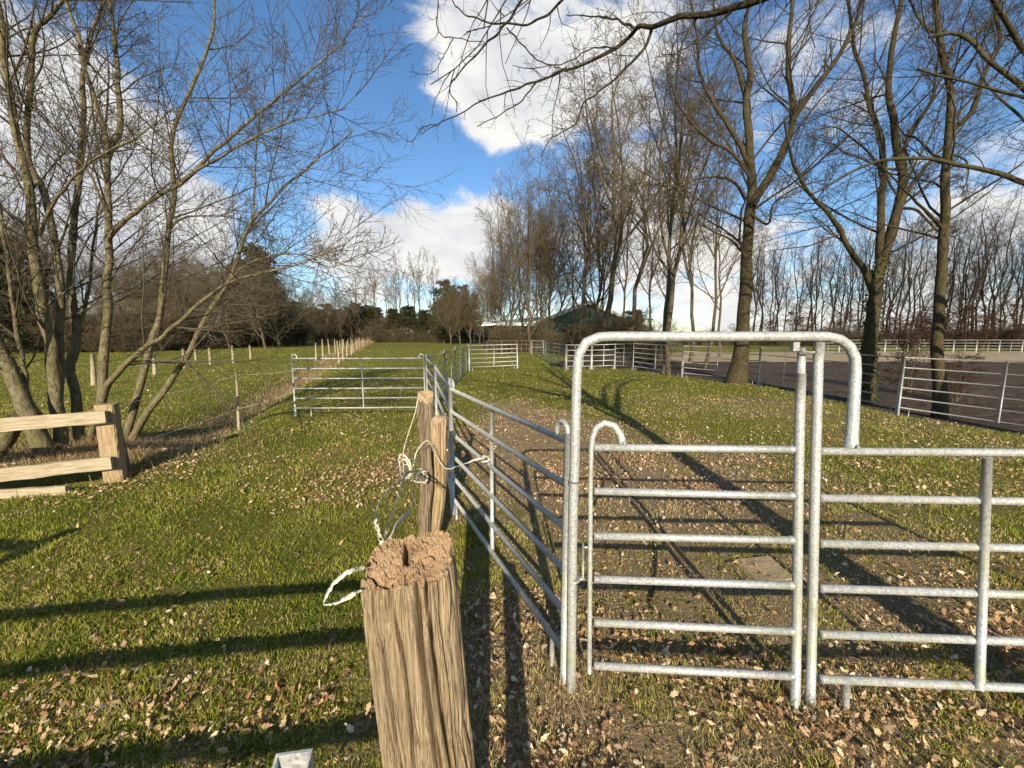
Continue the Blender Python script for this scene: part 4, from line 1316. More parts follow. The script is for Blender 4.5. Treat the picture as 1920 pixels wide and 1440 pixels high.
MB(GA).tube([path[-1] + [0, -.045, .012], path[-1] + [0, .04, .012]], .007, 8).build('bolt', WIRE, t)
hb = px(1496, 648, 2.035)
MB(GA).box(hb + [.0, .02, -.005], (.032, .024, .045)).build('hinge_bracket', GALV2, t)
MB(GA).tube([hb + [.02, .0, -.03], hb + [.07, .0, -.035], hb + [.10, .02, -.035]], .006, 8).build('hinge_pin', WIRE, t)
for yy in (905, 1085):
    c0 = px(1076, yy, 2.03)
    MB(GA).tube([c0 - [0, 0, .012], c0 + [0, 0, .012]], .030, 16).build('clamp', GALV2, t)

# gate leaf
t = thing('metal_gate', tuple(gplane(1490, 1320)), 'closed steel gate leaf with six rails under the arch', 'gate')
org = gplane(1490, 1320)
org_ = np.array(t.location)
RY = [841, 926, 1010, 1092, 1175, 1256]
RL = [839, 922, 1005, 1086, 1166, 1248]
lt_, lb_ = gplane(1109, 812), gplane(1106, 1258)
rt_, rb_ = gplane(1503, 652), gplane(1491, 1324)
for a_, b_ in zip([839, 921, 1005, 1086, 1167, 1248], [843, 930, 1013, 1098, 1184, 1268]):
    rail = MB(org_).tube([gplane(1114, a_), gplane(1300, (a_ + b_) / 2), gplane(1492, b_)], .0205, 14).build('rail', GALV, t)
    q0, q1 = gplane(1492, b_), gplane(1114, a_)
    MB(org_).tube([q0 - gax * .036, q0 - gax * .030, q0 - gax * .024, q0 - gax * .012], [.0206, .0235, .0245, .022], 12).build('weld', GALV2, rail)
    MB(org_).tube([q1 + gax * .010, q1 + gax * .016, q1 + gax * .024], [.022, .0235, .0207], 12).build('weld', GALV2, rail)
rt2 = gplane(1502, 700)
MB(org_).tube([rb_ - gup * .02, gplane(1494, 1150), gplane(1497, 900), gplane(1500, 762), rt2], .0235, 14).build('hinge_post', GALV, t)
MB(org_).tube([rt2 - gup * .01, rt_], .0195, 14).build('post_sleeve', GALV, t)
lp = [gplane(x_, y_) for x_, y_ in ((1105, 1262), (1106, 1100), (1107, 950), (1108, 860), (1110, 826), (1116, 806), (1126, 795), (1139, 793), (1152, 799), (1162, 813), (1168, 832))]
lp = resample(lp, 30)
MB(org_).tube(lp, list(np.full(22, .0135)) + list(np.linspace(.014, .023, 8)), 12).build('latch_post', GALV, t)
MB(org_).tube([gplane(1168, 828) - gback * .04, gplane(1168, 828) + gback * .02], .006, 8).build('bolt', WIRE, t)
t.location = tuple(org_)
# latch between gate leaf and arch
t = thing('gate_latch', tuple(gplane(1094, 1086)), 'small steel drop latch between gate leaf and arch post', 'latch')
org_ = np.array(t.location)
MB(org_).tube([gplane(1093, 1018), gplane(1093, 1088)], .007, 8).build('latch_rod', GALV2, t)
MB(org_).tube([gplane(1084, 1086), gplane(1097, 1086)], .009, 8).build('latch_bracket', GALV2, t)
MB(org_).tube([gplane(1092, 1026), gplane(1107, 1026)], .007, 8).build('latch_hook', GALV2, t)
# right panel
t = thing('steel_hurdle', tuple(gplane(1520, 1326)), 'near steel panel right of the gate leaf, cut by the right edge', 'fence panel', 'steel fence panels of the pen')
org_ = np.array(t.location)
MB(org_).tube([gplane(1519, 1332), gplane(1523, 1150), gplane(1528, 900), gplane(1534, 680), gplane(1536, 642)], [.0235, .0235, .0235, .0235, .027], 16).build('post', GALV, t)
for ya_, yb_ in zip((846, 934, 1019, 1103, 1189, 1273), (849, 940, 1028, 1115, 1203, 1290)):
    a_, b_ = gplane(1536, ya_), gplane(1920, yb_)
    rail = MB(org_).tube([a_, b_, a_ + (b_ - a_) * 2.55], .0205, 14).build('rail', GALV, t)
    MB(org_).tube([a_ + gax * .004, a_ + gax * .012, a_ + gax * .020], [.0235, .0245, .0207], 12).build('weld', GALV2, rail)
s0, s1 = gplane(1828, 1284, .022), gplane(1842, 856, .022)
MB(org_).tube([s0, s1], .0195, 14).build('strut', GALV, t)
a_, b_ = gplane(1536, 846), gplane(1920, 849)
far = a_ + (b_ - a_) * 2.55
a2, b2 = gplane(1536, 1273), gplane(1920, 1290)
far2 = a2 + (b2 - a2) * 2.55
MB(org_).tube([far2 - (far - far2) * .15, far + (far - far2) * .03], .0295, 14).build('post', GALV, t)
MB(org_).tube([gplane(1584, 1352), gplane(1585, 1315), gplane(1585, 1280)], [.017, .0175, .024], 10).build('foot', GALV, t)

# ------------------------------------------------------------------ weathered near post
PCX, PCY = -.212, .955
t = thing('weathered_post', (PCX, PCY, 0), 'thick weathered split-grained wooden post in front, its top end crumbling', 'post')
KA, KZ = 600, 220
th = np.linspace(0, 2 * math.pi, KA, endpoint=False)
hx, hy = .115, .098
ex = 3.6
cx_ = np.sign(np.cos(th)) * np.abs(np.cos(th)) ** (2 / ex) * hx
cy_ = np.sign(np.sin(th)) * np.abs(np.sin(th)) ** (2 / ex) * hy
thd = np.linspace(0, 2 * math.pi, 20000)
dx_ = np.sign(np.cos(thd)) * np.abs(np.cos(thd)) ** (2 / ex) * hx
dy_ = np.sign(np.sin(thd)) * np.abs(np.sin(thd)) ** (2 / ex) * hy
sd_ = np.concatenate([[0], np.cumsum(np.hypot(np.diff(dx_), np.diff(dy_)))])
peri = np.linspace(0, sd_[-1], KA, endpoint=False)
cx_, cy_ = np.interp(peri, sd_, dx_), np.interp(peri, sd_, dy_)
peri = peri * (.88 / sd_[-1])
tx_, ty_ = np.roll(cx_, -1) - np.roll(cx_, 1), np.roll(cy_, -1) - np.roll(cy_, 1)
tl_ = np.hypot(tx_, ty_)
onx, ony = ty_ / tl_, -tx_ / tl_
zz = np.concatenate([np.linspace(-.1, .7, 30, endpoint=False), np.linspace(.7, 1.0, KZ - 30)])


def ztop(x, y):
    s = 1.425 + .13 * (x + .02) + .24 * (y)
    return s + .026 * (fbm(x * 14, y * 14, 120) - .5) + .007 * (vnoise(x * 60 + 5, y * 90, 130) - .5) + .011 * (vnoise(x * 260 + y * 120, y * 90 - x * 40, 140) - .5)


def groove(p, z):
    drift = .018 * (fbm(z * 1.6, p * 0 + 3, 150) - .5) * 2
    q = p + drift
    r = 0
    for fr, dp, sd in ((20, .012, 160), (46, .009, 170), (105, .005, 180)):
        n_ = vnoise(q * fr, z * 2.6 + 4, sd)
        r = r - dp * np.clip(1 - np.abs(n_ - .5) * 5.5, 0, 1) ** 1.5
    r = r + .010 * (fbm(q * 14, z * 2.2, 190) - .5)
    # long drying cracks: place on the perimeter, width, depth, wander
    for c0, wd, dp, w_, za, zb2 in ((.695, .0060, .050, .03, .2, 2), (.585, .0045, .034, .03, .5, 1.44), (.635, .004, .032, .03, .4, 1.40), (.555, .0045, .026, .02, .7, 1.40), (.735, .0045, .030, .02, .3, 2),
                                    (.74, .003, .020, .02, .3, 2), (.50, .003, .018, .02, .3, 1.3), (.605, .0025, .016, .02, .3, 1.2), (.69, .003, .018, .02, .3, 1.25), (.77, .003, .02, .02, .3, 2), (.57, .0025, .015, .02, .3, 1.15)):
        cc = c0 + w_ * (fbm(z * 2.2 + c0 * 30, z * 0 + 1, 200) - .5) + .028 * (1.4 - z)
        m_ = np.clip((z - za) / .3, 0, 1) * np.clip((zb2 - z) / .15, 0, 1)
        r = r - dp * m_ * np.exp(-((p - cc) / wd) ** 2)
    return r


V = []
for jz, f in enumerate(zz):
    gx0, gy0 = cx_, cy_
    zt = ztop(cx_, cy_)
    z = np.where(f < .7, f * 1.40, .98 + (zt - .98) * (f - .7) / .3)
    g = groove(peri, z)
    bite = np.clip((f - .93) / .07, 0, 1) ** 2 * .012 * (fbm(peri * 40, peri * 0, 210))
    g = g - bite
    sway = -.045 * np.clip((z - .55) / .9, 0, 1) ** 1.6 + .012 * np.sin(z * 4)
    left_bulge = np.where(cx_ < 0, -.012 * np.exp(-((z - 1.33) / .1) ** 2), 0)
    V.append(np.stack([cx_ + onx * g + sway + left_bulge * (np.abs(cx_) / hx), cy_ + ony * g, z], 1))
V = np.array(V)
ii = (np.arange(KZ - 1)[:, None] * KA + np.arange(KA)[None])
i2 = (np.arange(KZ - 1)[:, None] * KA + ((np.arange(KA) + 1) % KA)[None])
F = np.stack([ii, i2, i2 + KA, ii + KA], -1).reshape(-1, 4)
link('shaft', mesh_np('shaft', V.reshape(-1, 3), F), t, mat=WOOD_POST)
NR = 46
ring = V[-1]
cen = ring.mean(0)
T_ = []
for q in range(NR + 1):
    s = 1 - q / NR * .985
    xy = cen[:2] + (ring[:, :2] - cen[:2]) * s
    lx, ly = xy[:, 0] + .045, xy[:, 1]
    zt = ztop(lx, ly)
    pit = -.009 * np.clip((fbm(lx * 110 + ly * 50, ly * 45, 220) - .54) * 6, 0, 1) - .045 * np.exp(-((lx + .02 + .25 * (ly - .02)) / .006) ** 2) * (ly > -.02) - .03 * np.exp(-((ly - .03 * np.sin(lx * 40) - .25 * lx + .03) / .005) ** 2) * (lx < .06)
    zt = zt * .5 + .5 * (1.425 + .13 * (lx + .02) + .24 * ly) + pit + .004 * (RS.random(KA) - .5)
    if q == 0:
        T_.append(ring.copy())
    else:
        T_.append(np.stack([xy[:, 0], xy[:, 1], zt], 1))
T_ = np.array(T_)
ii = (np.arange(NR)[:, None] * KA + np.arange(KA)[None])
i2 = (np.arange(NR)[:, None] * KA + ((np.arange(KA) + 1) % KA)[None])
F = np.stack([ii, i2, i2 + KA, ii + KA], -1).reshape(-1, 4)
link('crumbling_top', mesh_np('crumbling_top', T_.reshape(-1, 3), F, False), t, mat=WOOD_END)

# ------------------------------------------------------------------ split posts behind it


def split_post(name, label, foot, topc, w, d, slant, twist, mats, cut=None, taper=0., bend=.03):
    """rough hewn post: irregular five-sided section swept from foot to top"""
    foot, topc = np.array(foot, float), np.array(topc, float)
    t = thing(name, tuple(foot), label, 'post')
    n_ = 44
    sec = np.array([(-.5, -.42), (-.1, -.52), (.46, -.40), (.52, .30), (.1, .52), (-.46, .40)])
    S = len(sec)
    K_ = 6
    pts = np.concatenate([sec[q] + (sec[(q + 1) % S] - sec[q]) * np.linspace(0, 1, K_, endpoint=False)[:, None] for q in range(S)])
    V = []
    for q in range(n_):
        u = q / (n_ - 1)
        c_ = foot + (topc - foot) * u - np.array([0, 0, .1]) * (u == 0)
        a = twist * u
        ca, sa = math.cos(a), math.sin(a)
        c_ = c_ + np.array([bend * math.sin(u * 4.2 + w * 40), bend * .5 * math.sin(u * 6), 0]) * (1 - u) * 1.6
        ww = w * (1 + .10 * math.sin(u * 5 + w * 60)) * (1 - taper * (1 - u))
        xy = np.stack([pts[:, 0] * ww, pts[:, 1] * d], 1)
        xy = xy * (1 + .42 * (vnoise(np.arange(len(pts)) * .8, np.full(len(pts), u * 3.), int(w * 1000)) - .5) - .16 * (vnoise(np.arange(len(pts)) * 2.3, np.full(len(pts), u * 1.4), 7 + int(w * 1000)) > .62))[:, None]
        xy = np.stack([xy[:, 0] * ca - xy[:, 1] * sa, xy[:, 0] * sa + xy[:, 1] * ca], 1)
        z = np.full(len(pts), c_[2])
        if q >= n_ - 8 and cut is not None:
            z = np.minimum(z, topc[2] + xy[:, 0] * cut[0] + xy[:, 1] * cut[1] - .004 * (n_ - 1 - q))
        V.append(np.stack([c_[0] + xy[:, 0] - foot[0], c_[1] + xy[:, 1] - foot[1], z - foot[2]], 1))
    V = np.array(V)
    n2 = len(pts)
    F = [(q * n2 + j, q * n2 + (j + 1) % n2, (q + 1) * n2 + (j + 1) % n2, (q + 1) * n2 + j) for q in range(n_ - 1) for j in range(n2)]
    MB().add(V.reshape(-1, 3), F).build('shaft', mats[0], t)
    MB().add(V[-1] + [0, 0, .003], [tuple(range(n2))]).build('cut_top', mats[1], t)
    return t


f1 = np.array([-.80, 3.62, 0.])
tp1 = px(796, 735, 3.75)
split_post('split_post', 'tall grey split post with slanted cut top, left of the wooden pair', f1, tp1, .135, .12, 0, .25, (WOOD_SPLIT, WOOD_CUT), cut=(-.5, 1.7))
tp2 = px(824, 782, 3.42)
f2 = np.array([tp2[0] - .06, 3.45, 0.])
split_post('split_post', 'shorter pale split post with wedge-shaped top, right of the wooden pair', f2, tp2, .125, .11, 0, -.3, (WOOD_CUT, WOOD_CUT), cut=(.5, 1.1), taper=.45)
f3 = px(800, 940, 3.30)
split_post('split_post', 'thin dark stake between the two split posts', (f3[0], 3.3, 0), px(799, 838, 3.30), .085, .08, 0, .2, (WOOD_SPLIT, WOOD_SPLIT), cut=(.2, .2))


# ------------------------------------------------------------------ fence tape
def ribbon(pts, w, n=40, twist=2., flat=False, seed=1):
    P = resample(pts, n)
    P[1:-1] += np.random.default_rng(seed + n).normal(size=(n - 2, 3)) * w * .13
    T = norm(np.gradient(P, axis=0))
    ref = norm(np.cross(T, np.array([.2, 1., .1])))
    W2 = np.cross(T, ref)
    a = np.linspace(0, twist, n) + .6 * np.sin(np.linspace(0, 7, n) + seed)
    S = ref * np.cos(a)[:, None] + W2 * np.sin(a)[:, None]
    Nn = np.cross(T, S)
    th_ = .0006
    V = np.concatenate([P + S * w / 2 + Nn * th_, P - S * w / 2 + Nn * th_, P - S * w / 2 - Nn * th_, P + S * w / 2 - Nn * th_])
    F = []
    for q in range(n - 1):
        for j in range(4):
            j2 = (j + 1) % 4
            F.append((j * n + q, j2 * n + q, j2 * n + q + 1, j * n + q + 1))
    return V, F


def P3(l):
    return [px(x, y, d) for x, y, d in l]


t = thing('fence_tape', tuple(px(720, 1020, 1.06)), 'tangled white electric fence tape hanging from the split posts to the near post', 'fence tape')
o0 = np.array(t.location)
for pts, w, tw in ((((714, 1024, 1.05), (722, 1000, 1.1), (738, 960, 1.3), (752, 915, 1.7), (760, 888, 2.4), (775, 884, 2.9), (800, 880, 3.25)), .020, 1.6),
                   (((722, 1022, 1.05), (740, 990, 1.12), (752, 975, 1.2), (768, 960, 1.4), (778, 930, 1.8), (783, 890, 2.6), (793, 880, 3.2)), .016, 2.4),
                   (((718, 1020, 1.05), (710, 1000, 1.06), (704, 975, 1.08)), .012, .6)):
    V, F = ribbon(P3(pts), w, 46, tw)
    MB(o0).add(V, F, True).build('strand', TAPE, t)
for pts, r in ((((704, 975, 1.08), (708, 950, 1.2), (722, 925, 1.5), (745, 900, 2.0), (762, 880, 2.6), (757, 872, 2.9)), .0022),
               (((757, 885, 3.1), (756, 850, 3.3), (765, 815, 3.4), (778, 775, 3.5), (784, 745, 3.55)), .0035),
               (((775, 875, 3.2), (780, 850, 3.25), (790, 835, 3.28), (800, 826, 3.24), (806, 832, 3.2)), .0055)):
    MB(o0).tube(resample(P3(pts), 24), r, 6).build('cord', TAPE, t)
cc = px(788, 890, 3.15)
a = np.linspace(0, 14, 60)
coil = np.stack([cc[0] + .045 * np.cos(a) * (1 + .4 * np.sin(a * .37)) + .004 * a - .02, cc[1] + .03 * np.sin(a * .8), cc[2] + .05 * np.sin(a) * (1 + .3 * np.cos(a * .5)) - .02], 1)
V, F = ribbon(coil, .014, 90, 6)
MB(o0).add(V, F, True).build('coil', TAPE, t)
k0 = px(760, 884, 2.9)
for q in range(3):
    a = np.linspace(0, 6.3, 24)
    V, F = ribbon(np.stack([k0[0] + (.035 + .01 * q) * np.cos(a + q), k0[1] + .02 * np.sin(a * 1.3), k0[2] + (.05 + .02 * q) * np.sin(a + q * .7) + .02 * q], 1), .015, 30, 3, seed=q)
    MB(o0).add(V, F, True).build('knot', TAPE, t)
t = thing('tie_tape', tuple(px(840, 880, 3.2)), 'white tape tied from the split posts to the upright of the nearest panel', 'fence tape')
o0 = np.array(t.location)
V, F = ribbon(P3(((797, 828, 3.2), (806, 830, 3.15), (815, 850, 3.15), (828, 872, 3.12), (842, 880, 3.1), (870, 870, 3.12), (890, 862, 3.14), (908, 858, 3.14))), .018, 46, 2.2)
MB(o0).add(V, F, True).build('strand', TAPE, t)
kk = px(910, 862, 3.13)
a = np.linspace(0, 12, 50)
V, F = ribbon(np.stack([kk[0] + .032 * np.cos(a), kk[1] + .032 * np.sin(a), kk[2] + .05 * (a / 12 - .5) * 1.6], 1), .018, 60, 1)
MB(o0).add(V, F, True).build('knot', TAPE, t)
t = thing('tape_loop', tuple(px(680, 1065, .88)), 'white tape loop sticking out left of the weathered post', 'fence tape')
o0 = np.array(t.location)
V, F = ribbon(P3(((684, 1066, .93), (672, 1067, .90), (648, 1076, .87), (624, 1096, .86), (608, 1128, .85), (614, 1134, .85), (640, 1126, .85), (664, 1114, .86), (684, 1106, .89))), .011, 60, 2.6)
MB(o0).add(V, F, True).build('strand', TAPE, t)

# ------------------------------------------------------------------ wooden rail fence at the left
wp = np.array([-5.52, 5.30])
wd = norm(np.array([-1.0, -.46]))           # runs left and towards the camera
wz = float(hz(*wp))
t = thing('wooden_rail_fence', (wp[0], wp[1], wz), 'pale wooden fence corner with square post and two rails under the bare tree', 'fence')
o0 = np.array([wp[0], wp[1], wz])
rot = math.atan2(wd[1], wd[0])


def woodbox(name, L, w, hgt, mat, parent, loc, rz, ry=0., jit=.012, cuts=16, axis=0):
    mb = MB()
    n_ = cuts
    sec = [(-.5, -.42), (-.42, -.5), (.42, -.5), (.5, -.42), (.5, .42), (.42, .5), (-.42, .5), (-.5, .42)]
    V = []
    for q in range(n_ + 1):
        u = q / n_
        for s in sec:
            j1, j2 = (RS.random(2) - .5) * jit
            if axis == 0:
                V.append((u * L, s[0] * w + j1, s[1] * hgt + j2))
            else:
                V.append((s[0] * w + j1, s[1] * hgt + j2, u * L))
    F = [(q * 8 + j, q * 8 + (j + 1) % 8, (q + 1) * 8 + (j + 1) % 8, (q + 1) * 8 + j) for q in range(n_) for j in range(8)]
    F += [tuple(range(8))[::-1], tuple(range(n_ * 8, n_ * 8 + 8))]
    mb.add(V, F)
    o = mb.build(name, mat, parent, loc)
    o.rotation_euler = (0, ry, rz)
    return o


pw = woodbox('post', 1.18, .20, .20, WOOD_CUT, t, (0, 0, -.1), rot, axis=1)
for zc, nm in ((.93, 'rail'), (.30, 'rail')):
    woodbox('rail', 3.0, .07, .165, WOOD_RAIL, t, (.12 - wd[1] * .0, -.135, zc), rot, ry=.012)
for zc in (.93, .30):
    for dx in (-.04, .04):
        MB().tube([(dx * 1.0, -.165, zc + dx * .8), (dx * 1.0, -.185, zc + dx * .8)], .009, 8).build('bolt_head', WIRE, t)
woodbox('post', 1.05, .18, .18, WOOD_SPLIT, t, (wd[0] * 2.6, wd[1] * 2.6, -.1), rot, axis=1)
t = thing('leaning_post', (-5.70, 5.60, 0), 'brown weathered post standing close behind the pale fence corner', 'post')
woodbox('shaft', 1.0, .13, .16, WOOD_SPLIT, t, (0, 0, -.1), .3, ry=-.08, axis=1)
pl = gp(0, 934)
pl2 = gp(128, 926)
t = thing('ground_plank', (pl2[0], pl2[1], float(hz(pl2[0], pl2[1])) + .05), 'pale plank lying on the grass below the wooden fence', 'plank')
woodbox('board', 2.2, .06, .11, WOOD_RAIL, t, (0, 0, 0), math.atan2(pl[1] - pl2[1], pl[0] - pl2[0]))
sp_ = px(18, 868, 6.1)
t = thing('cut_log', (sp_[0], sp_[1], float(hz(sp_[0], sp_[1]))), 'short brown log leaning by the left stems behind the rails', 'log')
MB().tube([(-.3, .0, .0), (0, 0, .32), (.22, 0, .66)], [.13, .12, .11], 14).build('log_body', BARK_L, t)

# entrance rail just under the picture: only its shadows and a steel post end show
t = thing('entrance_rail', (-.40, .70, 0), 'wooden entrance rail below the lower edge, throwing straight shadow bands on the grass', 'fence')
for zc, e in ((1.0, .5), (.76, .5), (.48, .5)):
    a_, b_ = np.array([-.05, 0, zc]), np.array([-4.0, -.48, zc - .02])
    MB().tube([a_, (a_ + b_) / 2, b_], .030, 10).build('rail', WOOD_RAIL, t)
woodbox('post', 1.6, .16, .16, WOOD_SPLIT, t, (-4.05, -.40, -.1), .1, axis=1)
MB().tube([(-4.0, -.4, 1.38), (-6.2, -.3, 1.40)], .045, 10).build('rail', WOOD_RAIL, t)
woodbox('post', 1.22, .11, .11, WOOD_SPLIT, t, (.47, -.12, -.1), .1, axis=1)  # unseen post, added only for the dark shadow band it throws ahead
gq = px(541, 1463, .70)
t = thing('square_tube_post', (gq[0], .70, 0), 'hollow grey square steel post end at the lower edge left of the weathered post', 'post')
mb = MB()
w_, i_ = .036, .030
zt_ = gq[2] + .006
o4 = [(-w_, -w_), (w_, -w_), (w_, w_), (-w_, w_)]
n4 = [(-i_, -i_), (i_, -i_), (i_, i_), (-i_, i_)]
V_ = [(x, y, 0) for x, y in o4] + [(x, y, zt_ + .02 * (y > 0)) for x, y in o4] + [(x, y, zt_ + .02 * (y > 0)) for x, y in n4] + [(x, y, zt_ - .3) for x, y in n4]
F_ = []
for q in range(4):
    r = (q + 1) % 4
    F_ += [(q, r, r + 4, q + 4), (q + 4, r + 4, r + 8, q + 8), (q + 8, r + 8, r + 12, q + 12)]
mb.add(V_, F_ + [(12, 13, 14, 15)])
mb.build('tube_body', GALV, t, (0, 0, 0)).rotation_euler = (0, 0, .15)

# ------------------------------------------------------------------ electric fence posts and wires
t = thing('electric_fence_post', tuple(gp(447, 800)), 'thin pale stake carrying wires in the grass left of the crossing panel', 'post')
o0 = np.array(t.location)
tp = px(443, 696, o0[1])
MB(o0).tube([o0 - [0, 0, .1], (o0 + tp) / 2 + [.01, 0, 0], tp], [.03, .028, .024], 8).build('stake', WOOD_STAKE, t)
stk = t.children[0]
ins = px(445, 767, o0[1] - .03)
MB(o0).tube([ins - [0, .02, 0], ins + [0, .03, 0]], .018, 8).build('insulator', RUBBER, stk)
for q, (x_, yb_, yt_) in enumerate(((175, 723, 664), (290, 703, 668), (345, 690, 654), (367, 676, 653), (394, 684, 652), (437, 680, 648), (470, 674, 647))):
    g_ = gp(x_, yb_)
    tp = px(x_ - 2, yt_, g_[1])
    t = thing('fence_stake', (g_[0], g_[1], 0), 'pale wooden stake in the meadow behind the many-stemmed tree, %s from the left' % NTH[q], 'stake', 'stakes across the left meadow')
    o0 = np.array([g_[0], g_[1], 0])
    MB(o0).tube([g_ - [0, 0, .15], (g_ + tp) / 2 + [.02, 0, 0], tp], [.085, .08, .07], 8).build('stake', WOOD_STAKE, t)


def wire(name, label, pts, r, sag=.03):
    pts = [np.array(p) for p in pts]
    out = []
    for a_, b_ in zip(pts[:-1], pts[1:]):
        for u in np.linspace(0, 1, 10, endpoint=False):
            p = a_ + (b_ - a_) * u
            p = p - np.array([0, 0, sag * 4 * u * (1 - u)])
            out.append(p)
    out.append(pts[-1])
    o = MB(pts[0]).tube(out, r, 6).build(name, TAPE if r > .003 else WIRE, None, tuple(pts[0]))
    return tag(o, label, 'wire')


w0 = np.array([-5.45, 5.5, .0])
wire('fence_wire', 'upper thin wire from the fence corner to the pale stake and crossing panel', [px(233, 757, 5.45), px(443, 703, 8.5), px(552, 694, 9.7)], .004)
wire('fence_wire', 'lower pale wire from the fence corner past the stake to the crossing panel', [px(245, 832, 5.6), px(445, 767, 8.47), px(552, 734, 9.7)], .006)
wire('fence_wire', 'wire strung along the meadow stakes behind the many-stemmed tree', [px(60, 690, 13.5), px(175, 680, 15.9), px(290, 680, 19.8), px(345, 668, 24), px(394, 664, 27.5), px(437, 659, 29), px(470, 655, 34)], .006)
# double row of stakes along the ditch
rs = np.random.default_rng(15)
for q in range(24):
    u = q / 23
    d_ = 31 * (115 / 31) ** u
    side = (-1) ** q
    xx = DITCH_A[0] + (d_ - DITCH_A[1]) * (-.33) + side * (.9 + .25 * rs.random()) - .3
    t = thing('ditch_stake', (xx, d_, 0), 'pale stake along the reedy ditch in the field, %s from the near end' % NTH[q], 'stake', 'stakes along the ditch')
    hh_ = 1.35 + .35 * rs.random()
    lx_, ly_ = rs.normal(size=2) * .05
    MB().tube([(0, 0, -.4), (lx_ / 2, ly_ / 2, hh_ / 2), (lx_, ly_, hh_)], [.075, .07, .06], 7).build('stake', WOOD_STAKE, t)


# ------------------------------------------------------------------ grass, dry grass, leaves
def blades(X, Y, hgt, wid, rs, bend=.5, hfun=hz):
    n = len(X)
    a = rs.random(n) * 2 * math.pi
    b = rs.random(n) * 2 * math.pi
    Z = hfun(X, Y) - .005
    base = np.stack([X, Y, Z], 1)
    side = np.stack([np.cos(a), np.sin(a), np.zeros(n)], 1) * (wid / 2)[:, None]
    ln = np.stack([np.cos(b), np.sin(b), np.zeros(n)], 1) * (hgt * bend * rs.random(n))[:, None]
    mid = base + ln * .35 + np.stack([np.zeros(n), np.zeros(n), hgt * .6], 1)
    tip = base + ln + np.stack([np.zeros(n), np.zeros(n), hgt * (.9 + .1 * rs.random(n))], 1)
    V = np.stack([base - side, base + side, mid + side * .75, mid - side * .75, tip], 1).reshape(-1, 3)
    o = np.arange(n)[:, None] * 5
    F = np.concatenate([o + [0, 1, 2], o + [0, 2, 3], o + [3, 2, 4]], 0)
    return V, F


def wedge(n, y0, y1, p, rs, lim=1.38, ext=1.7):
    y = (y0 ** (1 - p) + rs.random(n) * (y1 ** (1 - p) - y0 ** (1 - p))) ** (1 / (1 - p))
    x = (rs.random(n) * 2 - 1) * (lim * y + ext)
    return x, y


rs = np.random.default_rng(31)
VV, FF, AA, n0 = [], [], [], 0
for n, y0, y1, dead in ((430000, .9, 60., False), (105000, .9, 30., True)):
    x, y = wedge(n, y0, y1, 1.42, rs)
    m_ = rs.random(n) < .07                     # the grass underfoot, just below the picture
    x, y = np.where(m_, (rs.random(n) - .5) * 7, x), np.where(m_, rs.random(n) * 3.2 - 2.2, y)
    l = litter(x, y)
    keep = (rs.random(n) > l * (.2 if dead else .55)) & ~inside_arena(x - .3, y)
    if not dead:
        keep &= fbm(x * 5.5, y * 5.5, 340) + .25 * (rs.random(n) - .5) > .34 + .16 * l
    x, y, l = x[keep], y[keep], l[keep]
    tuft = fbm(x * 2.3, y * 2.3, 300)
    fine_ = fbm(x * 9, y * 9, 305)
    wb = .0026 + .00105 * np.maximum(y, .9)
    hgt = (.040 + .0007 * y) * (.25 + 2.0 * np.clip(tuft - .30, 0, 1) + 1.3 * np.clip(fine_ - .38, 0, 1) + .40 * rs.random(len(x))) * (1 - .2 * l)
    if dead:
        hgt = hgt * .6
    V, F = blades(x, y, hgt, wb * (.7 + .6 * rs.random(len(x))), rs, 2.6 if dead else 1.1)
    VV.append(V)
    FF.append(F + n0)
    n0 += len(V)
    a = np.clip(rs.normal(.44, .17, len(x)) + .45 * (l - .25) + .7 * (fbm(x * .6, y * .6, 310) - .5) + 1.0 * (fbm(x * 3.1, y * 3.1, 315) - .5), 0, 1)
    if dead:
        a = np.clip(rs.normal(.86, .10, len(x)), .62, 1)
    AA.append(np.repeat(a, 5))
me = mesh_np('grass', np.concatenate(VV), np.concatenate(FF), True, {'rnd': np.concatenate(AA)})
tag(link('grass', me, mat=GRASS), 'short green and yellowish grass covering the paddock', 'grass', kind='stuff')

# dry grass and reeds along the ditch, under the tree, at posts
n = 17000
al = rs.random(n) ** 1.1 * 118
dd = rs.normal(size=n) * (.30 + .0035 * al) - .1
x = DITCH_A[0] + DITCH_D[0] * al + DITCH_D[1] * dd
y = DITCH_A[1] + DITCH_D[1] * al - DITCH_D[0] * dd
hgt = (.06 + .17 * rs.random(n)) * (1 + al * .030) * (fbm(x * .8, y * .8, 320) + .4)
w_ = .006 + al * .0009
x2, y2 = -7 + rs.normal(size=5000) * 1.0, 6.5 + rs.normal(size=5000) * .7
h2 = .06 + .2 * rs.random(5000)
x3 = np.concatenate([g_[0] + rs.normal(size=160) * .10 for g_ in ((PCX, PCY), f1, f2, (wp[0], wp[1]), (1.62, 1.9), (.34, 2.03), PB)])
y3 = np.concatenate([g_[1] + rs.normal(size=160) * .10 for g_ in ((PCX, PCY), f1, f2, (wp[0], wp[1]), (1.62, 1.9), (.34, 2.03), PB)])
h3 = .05 + .12 * rs.random(len(x3))
xa_, ya_ = np.concatenate([x, x2, x3]), np.concatenate([y, y2, y3])
V, F = blades(xa_, ya_, np.concatenate([hgt, h2, h3]), np.concatenate([w_, np.full(5000, .005), np.full(len(x3), .003)]), rs, 1.3)
tag(link('dry_grass', mesh_np('dry_grass', V, F, True, {'rnd': np.repeat(rs.random(len(xa_)), 5)}), mat=DRY), 'dry straw-coloured grass along the ditch and round the posts', 'grass', kind='stuff')


